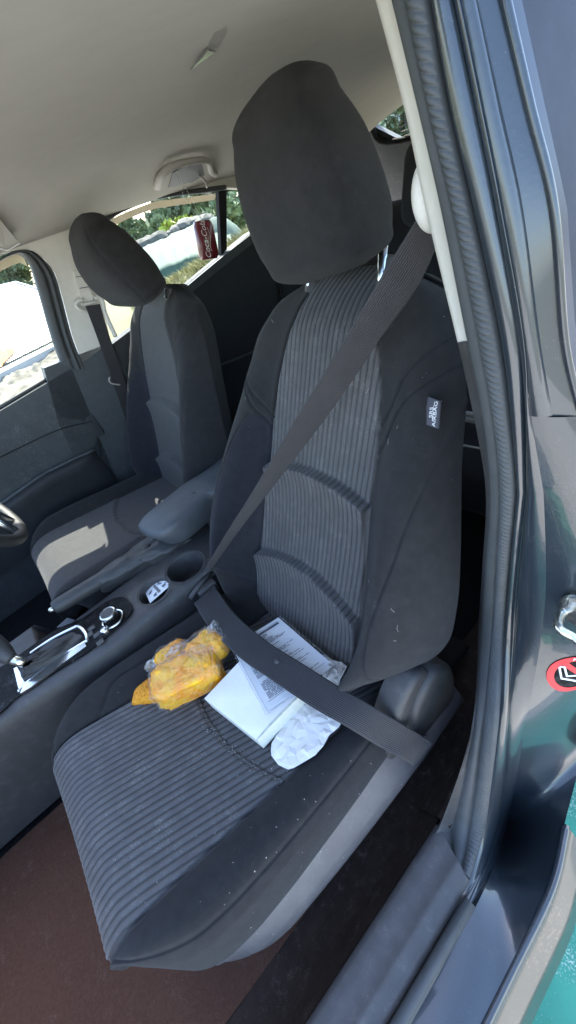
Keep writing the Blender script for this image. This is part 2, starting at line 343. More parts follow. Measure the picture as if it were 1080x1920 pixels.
    o = obj('backrest', P.reshape(-1, 3), f, None, parent, True, ['fabric', 'rib' if ribs else 'driver_insert', 'fabric2'], idx)
    ra = np.zeros((len(vs), nc)); ra[:, :nu] = U / .0103; setrib(o, ra); return o

TSK = [0, .04, .15, .35, .60, .80, .92, .98, 1]
def headrest(parent, cx, y0, z0, y1, z1, bow, roll, shear, w3, w5, w7, w8, dsc, n=88, m=64):
    t = (1 - np.cos(np.linspace(0, math.pi, m))) / 2; cy = y0 + (y1 - y0) * t + bow * 4 * t * (1 - t); cz = z0 + (z1 - z0) * t
    w = sinterp(t, list(zip(TSK, [w3 * .5, w3 * .78, w3 * .94, w3, w5, w7, w8, w8 * .6, .02])))
    d = dsc * sinterp(t, [(0, .03), (.04, .05), (.2, .066), (.5, .070), (.8, .056), (.95, .030), (1, .01)])
    an = np.linspace(0, 2 * math.pi, n, endpoint=False); c, si = np.cos(an), np.sin(an); X = np.sign(c) * np.abs(c) ** .5; Y = np.sign(si) * np.abs(si) ** .8
    ty = np.array([y1 - y0, z1 - z0]); ty /= np.linalg.norm(ty); fy = np.array([ty[1], -ty[0]]); dis = np.zeros((m, n))
    for k in (5.62, 3.80): dis -= .0034 * np.exp(-((an - k) / .05) ** 2)[None] * (np.sin(math.pi * t) ** .5)[:, None]      # seams between front and side panels
    dis += .0016 * np.sin(an * 2 + 1)[None] * np.sin(t * 9)[:, None] * np.sin(math.pi * t)[:, None]
    xx = (w[:, None] + dis) * X[None]; off = (d[:, None] + dis) * Y[None]
    P = np.stack([cx + xx + shear * (t[:, None] - .5), cy[:, None] + off * fy[0], cz[:, None] + off * fy[1]], -1)
    cc = np.array([cx, 0, cz.mean()]); R = np.array([[math.cos(roll), 0, math.sin(roll)], [0, 1, 0], [-math.sin(roll), 0, math.cos(roll)]]); P = (P - cc) @ R.T + cc
    return gridobj('headrest', P, 'fabric', parent, close=True, cap=True, flip=True)

CPATH = [(.06, .232), (0, .240), (-.1, .252), (-.2, .265), (-.3, .280), (-.4, .292), (-.45, .294), (-.485, .285), (-.508, .266), (-.519, .235), (-.522, .205), (-.516, .172), (-.497, .150), (-.46, .145)]
def cushion(parent, cx, dy, ribs, nu, ns, xl, xr, dz=0.0):
    path = resample(catmull(CPATH, 14), ns); y, z = path[:, 0], path[:, 1]
    tg = np.gradient(path, axis=0); tg /= np.linalg.norm(tg, axis=1)[:, None]; N = np.stack([tg[:, 1], -tg[:, 0]], 1)   # outward (up / forward)
    N = np.where((N[:, 1:] < 0) & (y[:, None] > -.45), -N, N)
    arc = np.r_[0, np.cumsum(np.linalg.norm(np.diff(path, axis=0), axis=1))]
    Wk = [(.1, .225), (0, .240), (-.1, .246), (-.2, .249), (-.3, .250), (-.36, .247), (-.40, .240), (-.44, .222), (-.47, .202), (-.50, .176), (-.522, .158)]
    W = sinterp(y, Wk); i0 = np.argmin(y); tq = np.linspace(0, 1, len(W) - i0); W[i0:] = W[i0] - .012 * tq - .075 * (1 - np.sqrt(np.maximum(0, 1 - tq ** 2.0)))
    L = np.maximum(-sinterp(y, xl), 0); Rr = sinterp(y, xr); L = np.minimum(L, W * .93); Rr = np.minimum(Rr, W * .96)
    p = np.linspace(-1, 1, nu); ap = np.abs(p); IN = .62; q = np.clip((ap - IN) / (1 - IN), 0, 1); t = 1 - (1 - q) ** 1.5
    U = np.where(p[None] < -IN, -(L[:, None] + (W - L)[:, None] * t[None]), np.where(p[None] > IN, Rr[:, None] + (W - Rr)[:, None] * t[None], -L[:, None] + (p[None] / IN + 1) / 2 * (L + Rr)[:, None]))
    ins = ap < IN
    bw = np.where(p < 0, .026, .013)[None]
    T = np.where(ins, 0, t)[None].repeat(ns, 0); topf = sstep(y, -.52, -.40)[:, None]
    D = np.where(T < .5, bw * topf * np.sin(T / .5 * math.pi / 2), bw * topf - (bw * topf + .016) * np.clip((T - .5) / .5, 0, 1) ** 2.6)
    D = np.where(ins[None], -.003 * (1 - (2 * (p[None] / IN)) ** 2 / 4), D)
    X = cx + U; Yw = np.repeat(y[:, None], nu, 1)
    ya = -.251 + 1.75 * (U - .03) ** 2; dv = Yw - ya
    D += np.where(ins[None] & (Yw > -.44), -.0030 * np.exp(-(dv / .0035) ** 2) + .006 * np.exp(-np.clip(-dv, 0, 1) / .03) * (dv < .003), 0)
    if ribs:
        r = U - .24 * (np.maximum(Yw, -.47) + .47) - .08 * (np.maximum(Yw, -.47) + .47) ** 2
        D += np.where(ins[None], .0017 * np.abs(np.sin(math.pi * r / .0112)) * (1 - .8 * np.exp(-(dv / .006) ** 2) * (Yw > -.44)) * np.clip((IN - ap) / .02, 0, 1)[None], 0)
    Q = np.stack([U, np.repeat(-arc[:, None], nu, 1)], -1).reshape(-1, 2)
    e1 = np.minimum(np.abs(U + L[:, None]), np.abs(U - Rr[:, None])); D -= .0050 * np.exp(-(e1 / .0024) ** 2)
    st = np.abs(np.abs(U) - (W[:, None] - .012)); D -= .0030 * np.exp(-(st / .0022) ** 2)
    QQ = np.stack([U, Yw], -1).reshape(-1, 2); d = dpoly(QQ, catmull([(-.150, -.44), (-.158, -.39), (-.185, -.345), (-.180, -.285), (-.165, -.2), (-.15, -.1), (-.14, .05)], 8)).reshape(U.shape)
    D -= np.where(~ins[None], .0045 * np.exp(-(d / .0024) ** 2), 0)
    base = np.stack([X, Yw, np.repeat(z[:, None], nu, 1)], -1)
    top = base + np.stack([np.zeros_like(D), D * N[:, :1], D * N[:, 1:]], -1)
    drop = sinterp(y, [(.06, .045), (-.2, .062), (-.4, .075), (-.47, .07), (-.522, .05)])
    drop[i0:] *= np.linspace(1, .05, len(drop) - i0); kk = np.linspace(0, 1, 9)[1:]
    def side(sgn):
        u = sgn * (W[:, None] + .007 * np.sin(kk * math.pi * .75)[None]); dd = -.016 - drop[:, None] * kk[None]
        return np.stack([cx + u, y[:, None] + dd * N[:, :1], z[:, None] + dd * N[:, 1:]], -1)
    P = np.concatenate([side(-1)[:, ::-1], top, side(1)], 1); P[..., 1] += dy; P[..., 2] += dz
    nc = P.shape[1]; f = grid_faces(ns, nc); idx = []
    for i in range(ns - 1):
        for j in range(nc - 1):
            jj = j - 8; inn = 0 <= jj < nu - 1 and ap[jj] < IN and ap[jj + 1] <= IN + .01; idx.append(1 if inn else 0)
    o = obj('cushion', P.reshape(-1, 3), [q[::-1] for q in f], None, parent, True, ['fabric', 'rib' if ribs else 'driver_insert'], idx)
    ra = np.zeros((ns, nc)); ra[:, 8:8 + nu] = (r if ribs else U) / .0112; setrib(o, ra); return o

# ---- front passenger seat
FP = Frame(.37, -.014, .27, 26.0)
seat = thing('front_seat', 'black passenger seat with ribbed cloth inserts, littered with paper and a snack bag', 'car seat', (.37, -.2, .0), 'front seats of the car')
backrest(seat, FP, True, 520, 400, BWR)
hr = headrest(seat, .3572, .2383, .8304, .2516, 1.0347, .0008, -.1322, -.0323, .0992, .0938, .0767, .0690, .80)
for u in (-.083, .060):
    b = MB(); b.tube([FP.P(u, .57, -.035), FP.P(u, .62, -.03), FP.P(u, .66, -.022)], .0062, 16)
    ps = b.build('headrest_post', 'chrome', hr)
for u in (-.083, .060):
    b = MB(); ax = FP.v; b.lathe(FP.P(u, .600, -.038), ax, [(.002, .045), (.011, .044), (.0135, .040), (.0135, 0)], 24)
    b.build('post_sleeve', 'plastic', seat)
XL = [(-.53, -.166), (-.47, -.165), (-.40, -.152), (-.33, -.138), (-.2, -.118), (-.1, -.108), (.06, -.10)]
XR = [(-.53, .158), (-.47, .162), (-.40, .166), (-.30, .172), (-.2, .178), (-.1, .184), (.06, .188)]
cushion(seat, .37, 0, True, 440, 420, XL, XR)
# plastic skirt round the door side and front of the cushion
def skirt(parent, cx, dy, sg, name, m):
    pl = [(.12, .250), (.02, .254), (-.1, .256), (-.25, .252), (-.35, .244), (-.42, .226), (-.465, .196), (-.495, .16), (-.508, .10), (-.508, .0), (-.505, -.12)]
    pl = resample(catmull([(sg * b, a) for a, b in pl], 10), 90)     # (u, y)
    tg = np.gradient(pl, axis=0); tg /= np.linalg.norm(tg, axis=1)[:, None]; nr = np.stack([-tg[:, 1], tg[:, 0]], 1) * sg
    nr = np.where((nr[:, :1] * sg < 0) & (pl[:, 1:] > -.4), -nr, nr)
    sec = [(-.03, .245), (-.012, .225), (-.004, .205), (.008, .188), (.020, .170), (.0265, .157), (.027, .148), (.022, .138), (.012, .125), (.004, .10), (-.002, .06), (-.004, .03)]
    fy = np.linspace(0, 1, len(pl)); zo = np.interp(pl[:, 1], [-.52, -.45, -.3, -.1, .12], [-.075, -.045, .0, -.006, -.03])
    P = np.stack([[(cx + pl[i, 0] + nr[i, 0] * o * (1 if pl[i, 1] > -.46 else .6), dy + pl[i, 1] + nr[i, 1] * o * (1 if pl[i, 1] > -.46 else .4), max(.02, zz + zo[i])) for o, zz in sec] for i in range(len(pl))])
    f = sstep(-(pl[:, 1]), .28, .45)[:, None]; zz = P[..., 2]; low = np.maximum(0, .15 - zz)        # tucks under at the front corner
    P[..., 0] -= sg * f * low * .9 * np.maximum(0, nr[:, :1] * sg) + 0 * zz; P[..., 1] += f * low * .9 * np.maximum(0, -nr[:, 1:]); P[..., 2] = zz + f * np.maximum(0, .125 - zz) * .75
    return gridobj(name, P, m, parent)
skirt(seat, .37, 0, 1, 'side_skirt', 'valance')
# recliner shield at the hinge of the backrest
def yz_prism(name, pts, x0, x1, m, parent, bev=.006):
    bm = bmesh.new(); vs = [bm.verts.new((x0, p[0], p[1])) for p in pts]; f = bm.faces.new(vs)
    r = bmesh.ops.extrude_face_region(bm, geom=[f]); bmesh.ops.translate(bm, verts=[g for g in r['geom'] if isinstance(g, bmesh.types.BMVert)], vec=(x1 - x0, 0, 0))
    bmesh.ops.recalc_face_normals(bm, faces=bm.faces[:])
    ed = [e for e in bm.edges if abs(e.verts[0].co.x - x1) < 1e-6 and abs(e.verts[1].co.x - x1) < 1e-6]
    bmesh.ops.bevel(bm, geom=ed, offset=bev, segments=4, profile=.5, affect='EDGES'); bm.verts.index_update()
    v = [q.co.copy() for q in bm.verts]; ff = [[q.index for q in t.verts] for t in bm.faces]; bm.free()
    return smooth_by_angle(obj(name, v, ff, m, parent), 40)
sh = yz_prism('recliner_shield', catmull([(-.075, .13), (-.068, .20), (-.045, .265), (-.01, .315), (.03, .335), (.06, .30), (.05, .20), (.01, .10), (-.03, .085), (-.075, .13)], 6)[:-1], .585, .628, 'plastic', seat, .012)
yz_prism('hinge_cover', catmull([(-.03, .05), (-.036, .12), (-.028, .20), (-.002, .265), (.035, .305), (.075, .305), (.105, .26), (.11, .18), (.08, .09), (.03, .04), (-.03, .05)], 6)[:-1], .592, .638, 'plastic', seat, .012)
for sx in (.18, .56):
    b = MB(); b.box((sx, -.05, .035), (.04, .62, .05), bev=.006); b.build('seat_rail', 'groove', seat, smooth=False)
# airbag tag sewn into the bolster seam
c4 = [FP.S(px, py, .006) for px, py in ((802, 744), (831, 752), (827, 803), (795, 795))]
tv = [FP.P(u, v, .012 if k in (1, 2) else .004) for k, (u, v) in enumerate(c4)]
b = MB(); nrm = np.cross(tv[1] - tv[0], tv[3] - tv[0]); nrm /= np.linalg.norm(nrm); nrm *= np.sign(nrm @ (CC - tv[0]))
b.prism([p - nrm * .0012 for p in tv], nrm * .0024); tg_o = b.build('airbag_tag', 'tag', seat, smooth=False)
up = (tv[0] + tv[1] - tv[2] - tv[3]); rt = tv[1] - tv[0]; cen = sum(tv) / 4 + nrm * .0016
text_mesh('tag_lettering', 'SRS', 'white', .0085, cen - rt * .06 , up, -rt, tg_o, .0001)
text_mesh('tag_lettering', 'AIRBAG', 'white', .0085, cen + rt * .26, up, -rt, tg_o, .0001)
b = MB(); b.box(cen + rt * .10, (.0004, .018, .0004), R=np.stack([rt / np.linalg.norm(rt), up / np.linalg.norm(up), nrm], 1)); b.build('tag_lettering', 'white', tg_o, smooth=False)

# ---- driver's seat (the same make, no ribs to be seen at this distance)
FD = Frame(-.37, .085, .233, 18.5)
dseat = thing('front_seat', "black driver's seat with grey centre panel and one sunlit cushion corner", 'car seat', (-.37, -.1, .0), 'front seats of the car')
backrest(dseat, FD, False, 150, 150)
dh = headrest(dseat, -.3496, .2604, .8146, .1987, 1.0123, -.0115, .0215, .0123, .1553, .1304, .0851, .0713, .842)
for u in (-.07, .07):
    b = MB(); b.tube([FD.P(u, .57, -.035), FD.P(u, .60, -.03), FD.P(u, .612, -.025)], .0062, 12); b.build('headrest_post', 'chrome', dh)
    b = MB(); b.lathe(FD.P(u, .585, -.036), FD.v, [(.002, .045), (.011, .044), (.0135, .040), (.0135, 0)], 20); b.build('post_sleeve', 'plastic', dseat)
SXL = [(-.53, -.155), (-.47, -.16), (-.3, -.155), (-.1, -.15), (.06, -.145)]; SXR = [(a, -c) for a, c in SXL]
cushion(dseat, -.37, .115, False, 150, 140, SXL, SXR, .02)
skirt(dseat, -.37, .115, 1, 'side_skirt', 'plastic')
for sx in (-.56, -.18):
    b = MB(); b.box((sx, -.1, .035), (.04, .62, .05), bev=.006); b.build('seat_rail', 'groove', dseat, smooth=False)

# ---- rear bench
bench = thing('rear_bench', 'dark rear bench seat with raised headrest behind the passenger seat', 'car seat', (0, 1.0, 0))
def pad(name, c, d, m, bev, parent, tilt=0, seg=4):
    bm = bmesh.new(); bmesh.ops.create_cube(bm, size=1)
    for v in bm.verts: v.co = Vector((v.co.x * d[0], v.co.y * d[1], v.co.z * d[2]))
    bmesh.ops.bevel(bm, geom=bm.edges[:], offset=bev, segments=seg, profile=.5, affect='EDGES')
    R = Matrix.Rotation(tilt, 4, 'X'); v = [R @ q.co + Vector(c) for q in bm.verts]; bm.verts.index_update(); f = [[q.index for q in t.verts] for t in bm.faces]; bm.free()
    return obj(name, v, f, m, parent)
pad('bench_cushion', (0, .80, .24), (1.22, .50, .18), 'fabric', .05, bench, .12)
pad('bench_backrest', (0, 1.10, .52), (1.22, .16, .56), 'fabric', .05, bench, -.40)
pA, pB = HY(866, 835, .552), HY(914, 843, .552)
b = MB(); b.tube([pA * 1.6 - pB * .6, pA, pB, pB * 1.6 - pA * .6], .003, 8); b.build('bench_piping', 'greytrim', bench)
pH = HY(886, 783, .66); b = MB(); b.box(pH, (.05, .03, .018), bev=.005); b.tube(catmull([pH + np.array([-.03, 0, .004]), pH + np.array([0, -.012, .018]), pH + np.array([.03, 0, .006])], 6), .005, 8); b.build('bench_buckle', 'greytrim', bench)
for x in (-.40, .07, .44): pad('bench_headrest', (x, 1.03, .83), (.26, .11, .20), 'fabric', .045, bench, -.30)
# ================================================================== CAR BODY
car = thing('car', 'dark painted hatchback seen from inside through its open passenger door', 'car', (0, .2, -.3))
def roofz(x, y): return 1.098 - np.where(np.asarray(x) > 0, .062, .088) * (np.abs(x) / .60) ** 2.8 - .055 * np.clip((y - .55) / .85, 0, 1.2) ** 2 - .03 * np.clip((-.2 - y) / .5, 0, 1) ** 2
xs_ = np.linspace(-.605, .605, 80); ys_ = np.linspace(-.40, 1.42, 90); Xg, Yg = np.meshgrid(xs_, ys_)
hl = gridobj('headliner', np.stack([Xg, Yg, roofz(Xg, Yg)], -1), 'headliner', car)
xs2 = np.linspace(-.66, .66, 40); X2, Y2 = np.meshgrid(xs2, np.linspace(-.42, 1.5, 50))
gridobj('roof_panel', np.stack([X2, Y2, roofz(X2 * .91, Y2) + .035], -1), 'paint', car)
# ---- passenger side B pillar: rails from top to sill
def rail(rows): return np.array([hit(px, py, {'X': (1, 0, 0), 'Y': (0, 1, 0), 'Z': (0, 0, 1)}[a], v) for px, py, a, v in rows])
ST = [-60, 200, 396, 642, 780, 922, 1050, 1172, 1367, 1544, 1649]
def mk(xs, yoff, xl, zl, py10=1649, py9=1544):
    r = []
    for k, px in enumerate(xs):
        py = ST[k] if k < 9 else (py9 if k == 9 else py10)
        if k <= 7: r.append((px, py, 'Y', .12 + yoff))
        elif k == 8: r.append((px, py, 'X', xl[0]) if xl else (px, py, 'Z', zl[0]))
        elif k == 9: r.append((px, py, 'X', xl[1]) if xl else (px, py, 'Z', zl[1]))
        else: r.append((px, py, 'Z', .121))
    return rail(r)
RA = mk([688, 757, 799, 858, 888, 911, 905, 897, 884, 826, 809], .022, (.712, .722), None, 1571, 1545)
RB = mk([722, 789, 830, 877, 906, 918, 910, 902, 889, 850, 846], .002, (.716, .735), None, 1612, 1548)
RC = mk([746, 800, 848, 897, 922, 936, 930, 923, 905, 880, 866], -.006, (.726, .752), None, 1632)
RD = mk([795, 838, 885, 937, 955, 969, 956, 948, 931, 913, 882], -.006, (.742, .770), None)
RE = mk([838, 892, 931, 974, 983, 986, 972, 961, 953, 937, 894], -.006, (.752, .779), None, 1660)
RF = mk([848, 900, 938, 979, 996, 1019, 1024, 1019, 984, 953, 907], -.004, (.765, .785), None, 1672)
RG = mk([932, 992, 1038, 1058, 1090, 1130, 1160, 1160, 1106, 1058, 1030], .015, None, (.19, .118), 1660)
# forward run of the sill for the outer rails
def fwd(r, x, z, y0=None): return np.vstack([r, [(x, r[-1][1] - .12, z), (x, r[-1][1] - .35, z), (x - .004, -1.1, z)]])
RD2, RE2, RF2, RG2 = fwd(RD, .789, .121), fwd(RE, .800, .118), fwd(RF, .805, .112), fwd(RG, .862, .106)
def rs(r, n, k=14): return resample(catmull(r, k), n)
def smoothrail(r, frac=.05):
    """fair a rail so that the panel reflects cleanly; its two ends stay put"""
    n = len(r); w = max(2, int(n * frac)); k = np.hanning(2 * w + 1); k /= k.sum(); p = np.vstack([2 * r[0] - r[w:0:-1], r, 2 * r[-1] - r[-2:-w - 2:-1]])
    return np.stack([np.convolve(p[:, c], k, 'valid') for c in range(3)], 1)
def strip(name, rails, m, n, sub, disp=None, parent=car, mono=True):
    R_ = [smoothrail(rs(r, n)) for r in rails]; cols = []
    tt = np.linspace(0, len(rails) - 1, (len(rails) - 1) * sub + 1)
    A = np.stack(R_, 1)                       # n, rails, 3
    cols = np.stack([A[:, min(int(t), len(rails) - 2)] * (1 - (t - min(int(t), len(rails) - 2))) + A[:, min(int(t), len(rails) - 2) + 1] * (t - min(int(t), len(rails) - 2)) for t in tt], 1)
    if disp is not None:
        du = np.gradient(cols, axis=0); dv = np.gradient(cols, axis=1); N = np.cross(du, dv); N /= np.linalg.norm(N, axis=2)[..., None] + 1e-12
        s = np.sign(((CC - cols) * N).sum(2))[..., None]; N = N * np.sign(s.mean())
        L = np.r_[0, np.cumsum(np.linalg.norm(np.diff(cols[:, 0], axis=0), axis=1))]
        cols = cols + N * disp(tt, L)[..., None]
    return gridobj(name, cols, m, parent)
def back(r, dx, dy, dz=0): return r + np.array([dx, dy, dz])
strip('pillar_trim', [back(RA, .035, .10)[:4], back(RA, -.004, .03)[:4], RA[:4], RB[:4]], 'beige', 120, 8, lambda t, L: np.repeat((-.004 * np.clip(1 - np.abs(t - 2), 0, 1) ** 6)[None] * 0 + np.where(t > 2, .003 * np.sin(np.clip(t - 2, 0, 1) * math.pi), 0)[None], len(L), 0))
strip('lower_pillar_trim', [back(RA, .035, .16)[3:], back(RA, -.006, .07)[3:], RA[3:], RB[3:]], 'plastic', 160, 8, lambda t, L: np.repeat(np.where(t > 2, .002 * np.sin(np.clip(t - 2, 0, 1) * math.pi), 0)[None], len(L), 0))
def sealdisp(t, L):
    base = np.where(t < 1, .0035 * np.sin(np.clip(t, 0, 1) * math.pi), .0065 * np.sin(np.clip(t - 1, 0, 1) * math.pi) ** .7)[None]
    base = base - (.002 * np.exp(-((t - 1.0) / .08) ** 2))[None]
    rib = (np.abs(np.sin(math.pi * L / .0056)) ** .5 - 1)[:, None] * .0016 * (np.clip((t - 1.06) / .1, 0, 1) * np.clip((1.9 - t) / .1, 0, 1))[None]
    return base + rib - (.006 * np.clip((t - 1.93) / .07, 0, 1))[None]
strip('door_seal', [RB, RC, RD], 'rubber', 1700, 16, sealdisp)
def chdisp(t, L):
    return np.repeat((-.0075 * np.exp(-(t / .09) ** 2) + .0045 * np.sin(np.clip(t, 0, 1) * math.pi) * (t < 1) - .0035 * np.exp(-((t - 1) / .10) ** 2) + np.where(t > 1, .003 * np.sin(np.clip(t - 1, 0, 1) * math.pi), 0))[None], len(L), 0)
strip('door_channel', [RD2[:6], RE2[:6], RF2[:6]], 'paint', 140, 16, chdisp)
strip('door_channel', [RD2[5:], RE2[5:], RF2[5:]], 'paint', 200, 16, chdisp)
def facedisp(t, L): return np.repeat((.003 * np.sin(t * math.pi))[None], len(L), 0)
nU = 4
RM = RF2 * .56 + RG2 * .44
strip('door_pillar', [RF2[:nU + 1], RM[:nU + 1]], 'paint', 120, 14, facedisp)
strip('door_pillar', [RM[:nU + 1], RG2[:nU + 1]], 'paint', 120, 14, lambda t, L: np.repeat((.003 * np.sin(t * math.pi / 2 + math.pi / 2) ** 2)[None] * 0, len(L), 0))
strip('door_pillar', [RF2[nU:], RG2[nU:]], 'paint', 260, 24, facedisp)
b = MB(); b.tube(smoothrail(rs(RG[:6], 80)) + np.array([.0008, -.0005, 0]), .0028, 10); b.build('pillar_edge', 'paint', car)
# rocker outside face below the sill edge
rk = RG2[9:]; o1 = back(rk, .012, 0, -.010); o2 = back(rk, .034, .0, -.045); o3 = back(rk, .048, 0, -.10); o4 = back(rk, .040, 0, -.17); o5 = back(rk, -.04, 0, -.24)
strip('rocker_panel', [rk, o1, o2, o3, o4, o5], 'rockerpaint', 160, 8)
b = MB(); b.tube(rs(rk, 160) + np.array([.003, 0, -.003]), .0055, 10); b.build('rocker_edge', 'paint', car)
# scuff plate on top of the sill
def scuff(y): return [(.712, .090), (.7145, .112), (.717, .1205), (.724, .124), (.740, .1245), (.756, .1245), (.760, .1265), (.766, .1265), (.770, .1245), (.780, .123), (.786, .118), (.788, .105)]
ys = np.linspace(-.072, -1.1, 40); yfun = lambda x: -.085 + (.74 - x) * .35
gridobj('scuff_plate', np.stack([[(x, min(y, yfun(x)) if k == 0 else y + (yfun(x) + .075) * max(0, 1 - k / 6), z) for x, z in scuff(y)] for k, y in enumerate(ys)]), 'scuff', car)
yr = np.linspace(-.068, .9, 40)
gridobj('rear_sill_trim', np.stack([[(x - .006 - .02 * min(1, max(0, (y + .06) / .25)), y, z + .03 * min(1, max(0, (y + .06) / .2)) ** 2) for x, z in [(.585, .014), (.64, .020), (.676, .045), (.700, .085), (.712, .1)] + scuff(y)[1:5]] for y in yr]), 'sillside', car)
gridobj('sill_side_trim', np.array([[(x, y, z) for x, z in ((.585, .014), (.63, .018), (.668, .036), (.690, .062), (.704, .088), (.7125, .1))] for y in np.linspace(-.066, -1.1, 40)]), 'sillside', car)
b = MB(); b.tube([(.797, -.12, .122), (.796, -.3, .123), (.796, -.6, .123), (.795, -1.1, .123)], .0085, 12); b.build('sill_seal', 'rubber', car)
# floor: mat in front, dark carpet behind
def sheet(name, x0, x1, y0, y1, z, m, parent, n=40, amp=.004, seed=1, kind=None):
    r = np.random.default_rng(seed); X, Y = np.meshgrid(np.linspace(x0, x1, n), np.linspace(y0, y1, n)); Z = z + amp * (np.sin(X * 17 + seed) * np.sin(Y * 13 + seed) + .5 * np.sin(X * 41) * np.sin(Y * 37)) + r.normal(0, amp * .1, X.shape)
    return gridobj(name, np.stack([X, Y, Z], -1), m, parent)
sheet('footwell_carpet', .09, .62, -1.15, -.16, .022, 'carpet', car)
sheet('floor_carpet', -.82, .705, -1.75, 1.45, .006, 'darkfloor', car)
# dashboard side and lower panel ahead of the passenger
b = MB(); b.box((.0, -1.42, .33), (1.50, .64, .74), bev=.05); b.build('dashboard', 'plastic', car)
# striker on the pillar
stp = HY(1085, 1150, .118)
stk = MB(); stk.lathe(stp + np.array([.004, .0, .006]), (0, -1, 0), [(.0, .008), (.017, .008), (.022, .005), (.023, 0)], 28)
st_o = stk.build('door_striker', 'steel', car)
b = MB(); P1 = HY(1054, 1150, .108); P1b = HY(1047, 1176, .080); P2b = HY(1100, 1212, .080); P2 = HY(1110, 1180, .108); b.tube(catmull([P1 + np.array([.006, .012, .012]), P1, P1b, (P1b + P2b) / 2, P2b, P2], 8), .0043, 12); b.build('striker_loop', 'steel', st_o)
b = MB(); b.lathe(HY(1084, 1130, .105), (0, -1, 0), [(0, .006), (.007, .006), (.009, .003), (.009, 0)], 6); b.build('striker_bolt', 'steel', st_o, smooth=False)
# warning sticker: no rear facing seat in front of an airbag
def pface(px, py): return HY(px, py, .1195)
stc = thing('warning_sticker', 'round red warning sticker with crossed out child seat on the door pillar', 'sticker', pface(1080, 1260))
# find pillar surface by sampling F/G strip
pfm = [o for o in COL.objects if o.name.startswith('door_pillar')][2]
from mathutils.bvhtree import BVHTree
def unit2(v): return v / np.linalg.norm(v)
pb = BVHTree.FromPolygons([v.co.copy() for v in pfm.data.vertices], [tuple(p.vertices) for p in pfm.data.polygons])
def on_pillar(px, py, lift=.0006):
    d = Vector(CR.T @ np.array([(px - 540) / FPX, (py - 960) / FPX, 1.0])).normalized(); h = pb.ray_cast(Vector(CC), d)
    if h[0] is None: return HY(px, py, .12)
    n = h[1] if h[1].dot(-d) > 0 else -h[1]
    return np.array(h[0] + n * lift)
pc = on_pillar(1086, 1262); pu = on_pillar(1086, 1240) - pc; pu /= np.linalg.norm(pu); pr = on_pillar(1070, 1258) - pc; pr = -(pr - pu * (pr @ pu)); pr /= np.linalg.norm(pr); pn = np.cross(pr, pu)
if pn @ (CC - pc) < 0: pn = -pn
SR = np.linalg.norm(on_pillar(1027, 1252) - pc) * .98
upv = np.array([0, 0, 1.0]); upv -= pn * (upv @ pn); upv /= np.linalg.norm(upv); rtv = np.cross(upv, pn); rtv *= np.sign(rtv @ pr)
def spt(x, y, lift):
    """a point of the sticker, pressed onto the curved pillar"""
    o = pc + rtv * x + upv * y + pn * .03; h = pb.ray_cast(Vector(o), Vector(-pn), .08)
    return (np.array(h[0]) if h[0] is not None else pc + rtv * x + upv * y) + pn * lift
def disc(name, r0, r1, m, lift, n=64, k=6, parent=stc):
    a = np.linspace(0, 2 * math.pi, n, endpoint=False)
    return gridobj(name, np.stack([np.stack([spt(max(r, 1e-4) * math.cos(t), max(r, 1e-4) * math.sin(t), lift) for t in a]) for r in np.linspace(r0, r1, k)]), m, parent, smooth=True, close=True)
disc('sticker_face', 0, SR, 'gloss', .0006, k=10); disc('sticker_ring', SR * .78, SR, 'red', .0011)
q0, q1 = np.array((-.52, .66)) * SR, np.array((.55, -.62)) * SR; dq_ = unit2(q1 - q0); nq = np.array([-dq_[1], dq_[0]]) * SR * .10
gridobj('sticker_bar', np.array([[spt(*(q0 + (q1 - q0) * t + nq * s_), .0013) for t in np.linspace(0, 1, 14)] for s_ in (-1, 0, 1)]), 'red', stc)
seatpts = [(-.62, .48), (-.50, .46), (-.40, -.02), (-.05, -.06), (.22, -.30), (.12, -.44), (-.10, -.38), (-.20, -.30), (-.56, -.12), (-.64, .40)]
b = MB(); pts3 = [spt(p[0] * SR, p[1] * SR, .0012) for p in seatpts]; b.tube(pts3 + [pts3[0]], SR * .036, 6); b.build('sticker_symbol', 'white', stc)
def sbend(x, y, z):
    a = 1.55 - x / (SR * .89); r = SR * .89 + y; return spt(r * math.cos(a), r * math.sin(a), .0014 + z)
text_mesh('sticker_lettering', 'AIRBAG', 'white', SR * .19, pc, rtv, upv, stc, .0001, bend=sbend)

# ---- passenger side rear door (closed, behind the pillar)
rdn = car
ZO = sorted([(float(p[2]), float(p[0]) + .0004) for p in RG[:6]] + [(.40, .80), (.2, .83), (-.1, .84), (1.1, float(RG[0][0]) - .02)])
def xo(z): return np.interp(z, [a for a, _ in ZO], [c for _, c in ZO])
def skin(y0, y1, z0, z1, off=0.0, n=14):
    Y, Z = np.meshgrid(np.linspace(y0, y1, n), np.linspace(z0, z1, n)); return np.stack([xo(Z) + off, Y, Z], -1)
door_n = gridobj('rear_door', skin(.150, 1.15, -.02, .745), 'paint', car)
for y0, y1, z0, z1 in ((.1362, .150, .745, 1.04), (.150, 1.15, .985, 1.04)): gridobj('window_frame', skin(y0, y1, z0, z1, .001), 'paintclean', door_n)
gridobj('pillar_applique', skin(.150, .235, .74, .99, .0), 'applique', door_n)
gridobj('window_glass', skin(.235, 1.15, .745, .985, -.006), 'glass', door_n)
Y, Z = np.meshgrid(np.linspace(.22, 1.15, 12), np.linspace(.02, .74, 12)); gridobj('door_card', np.stack([.70 + .04 * np.sin(Z * 4) * 0 - .02 * (Z > .5), Y, Z], -1), 'doordark', door_n)

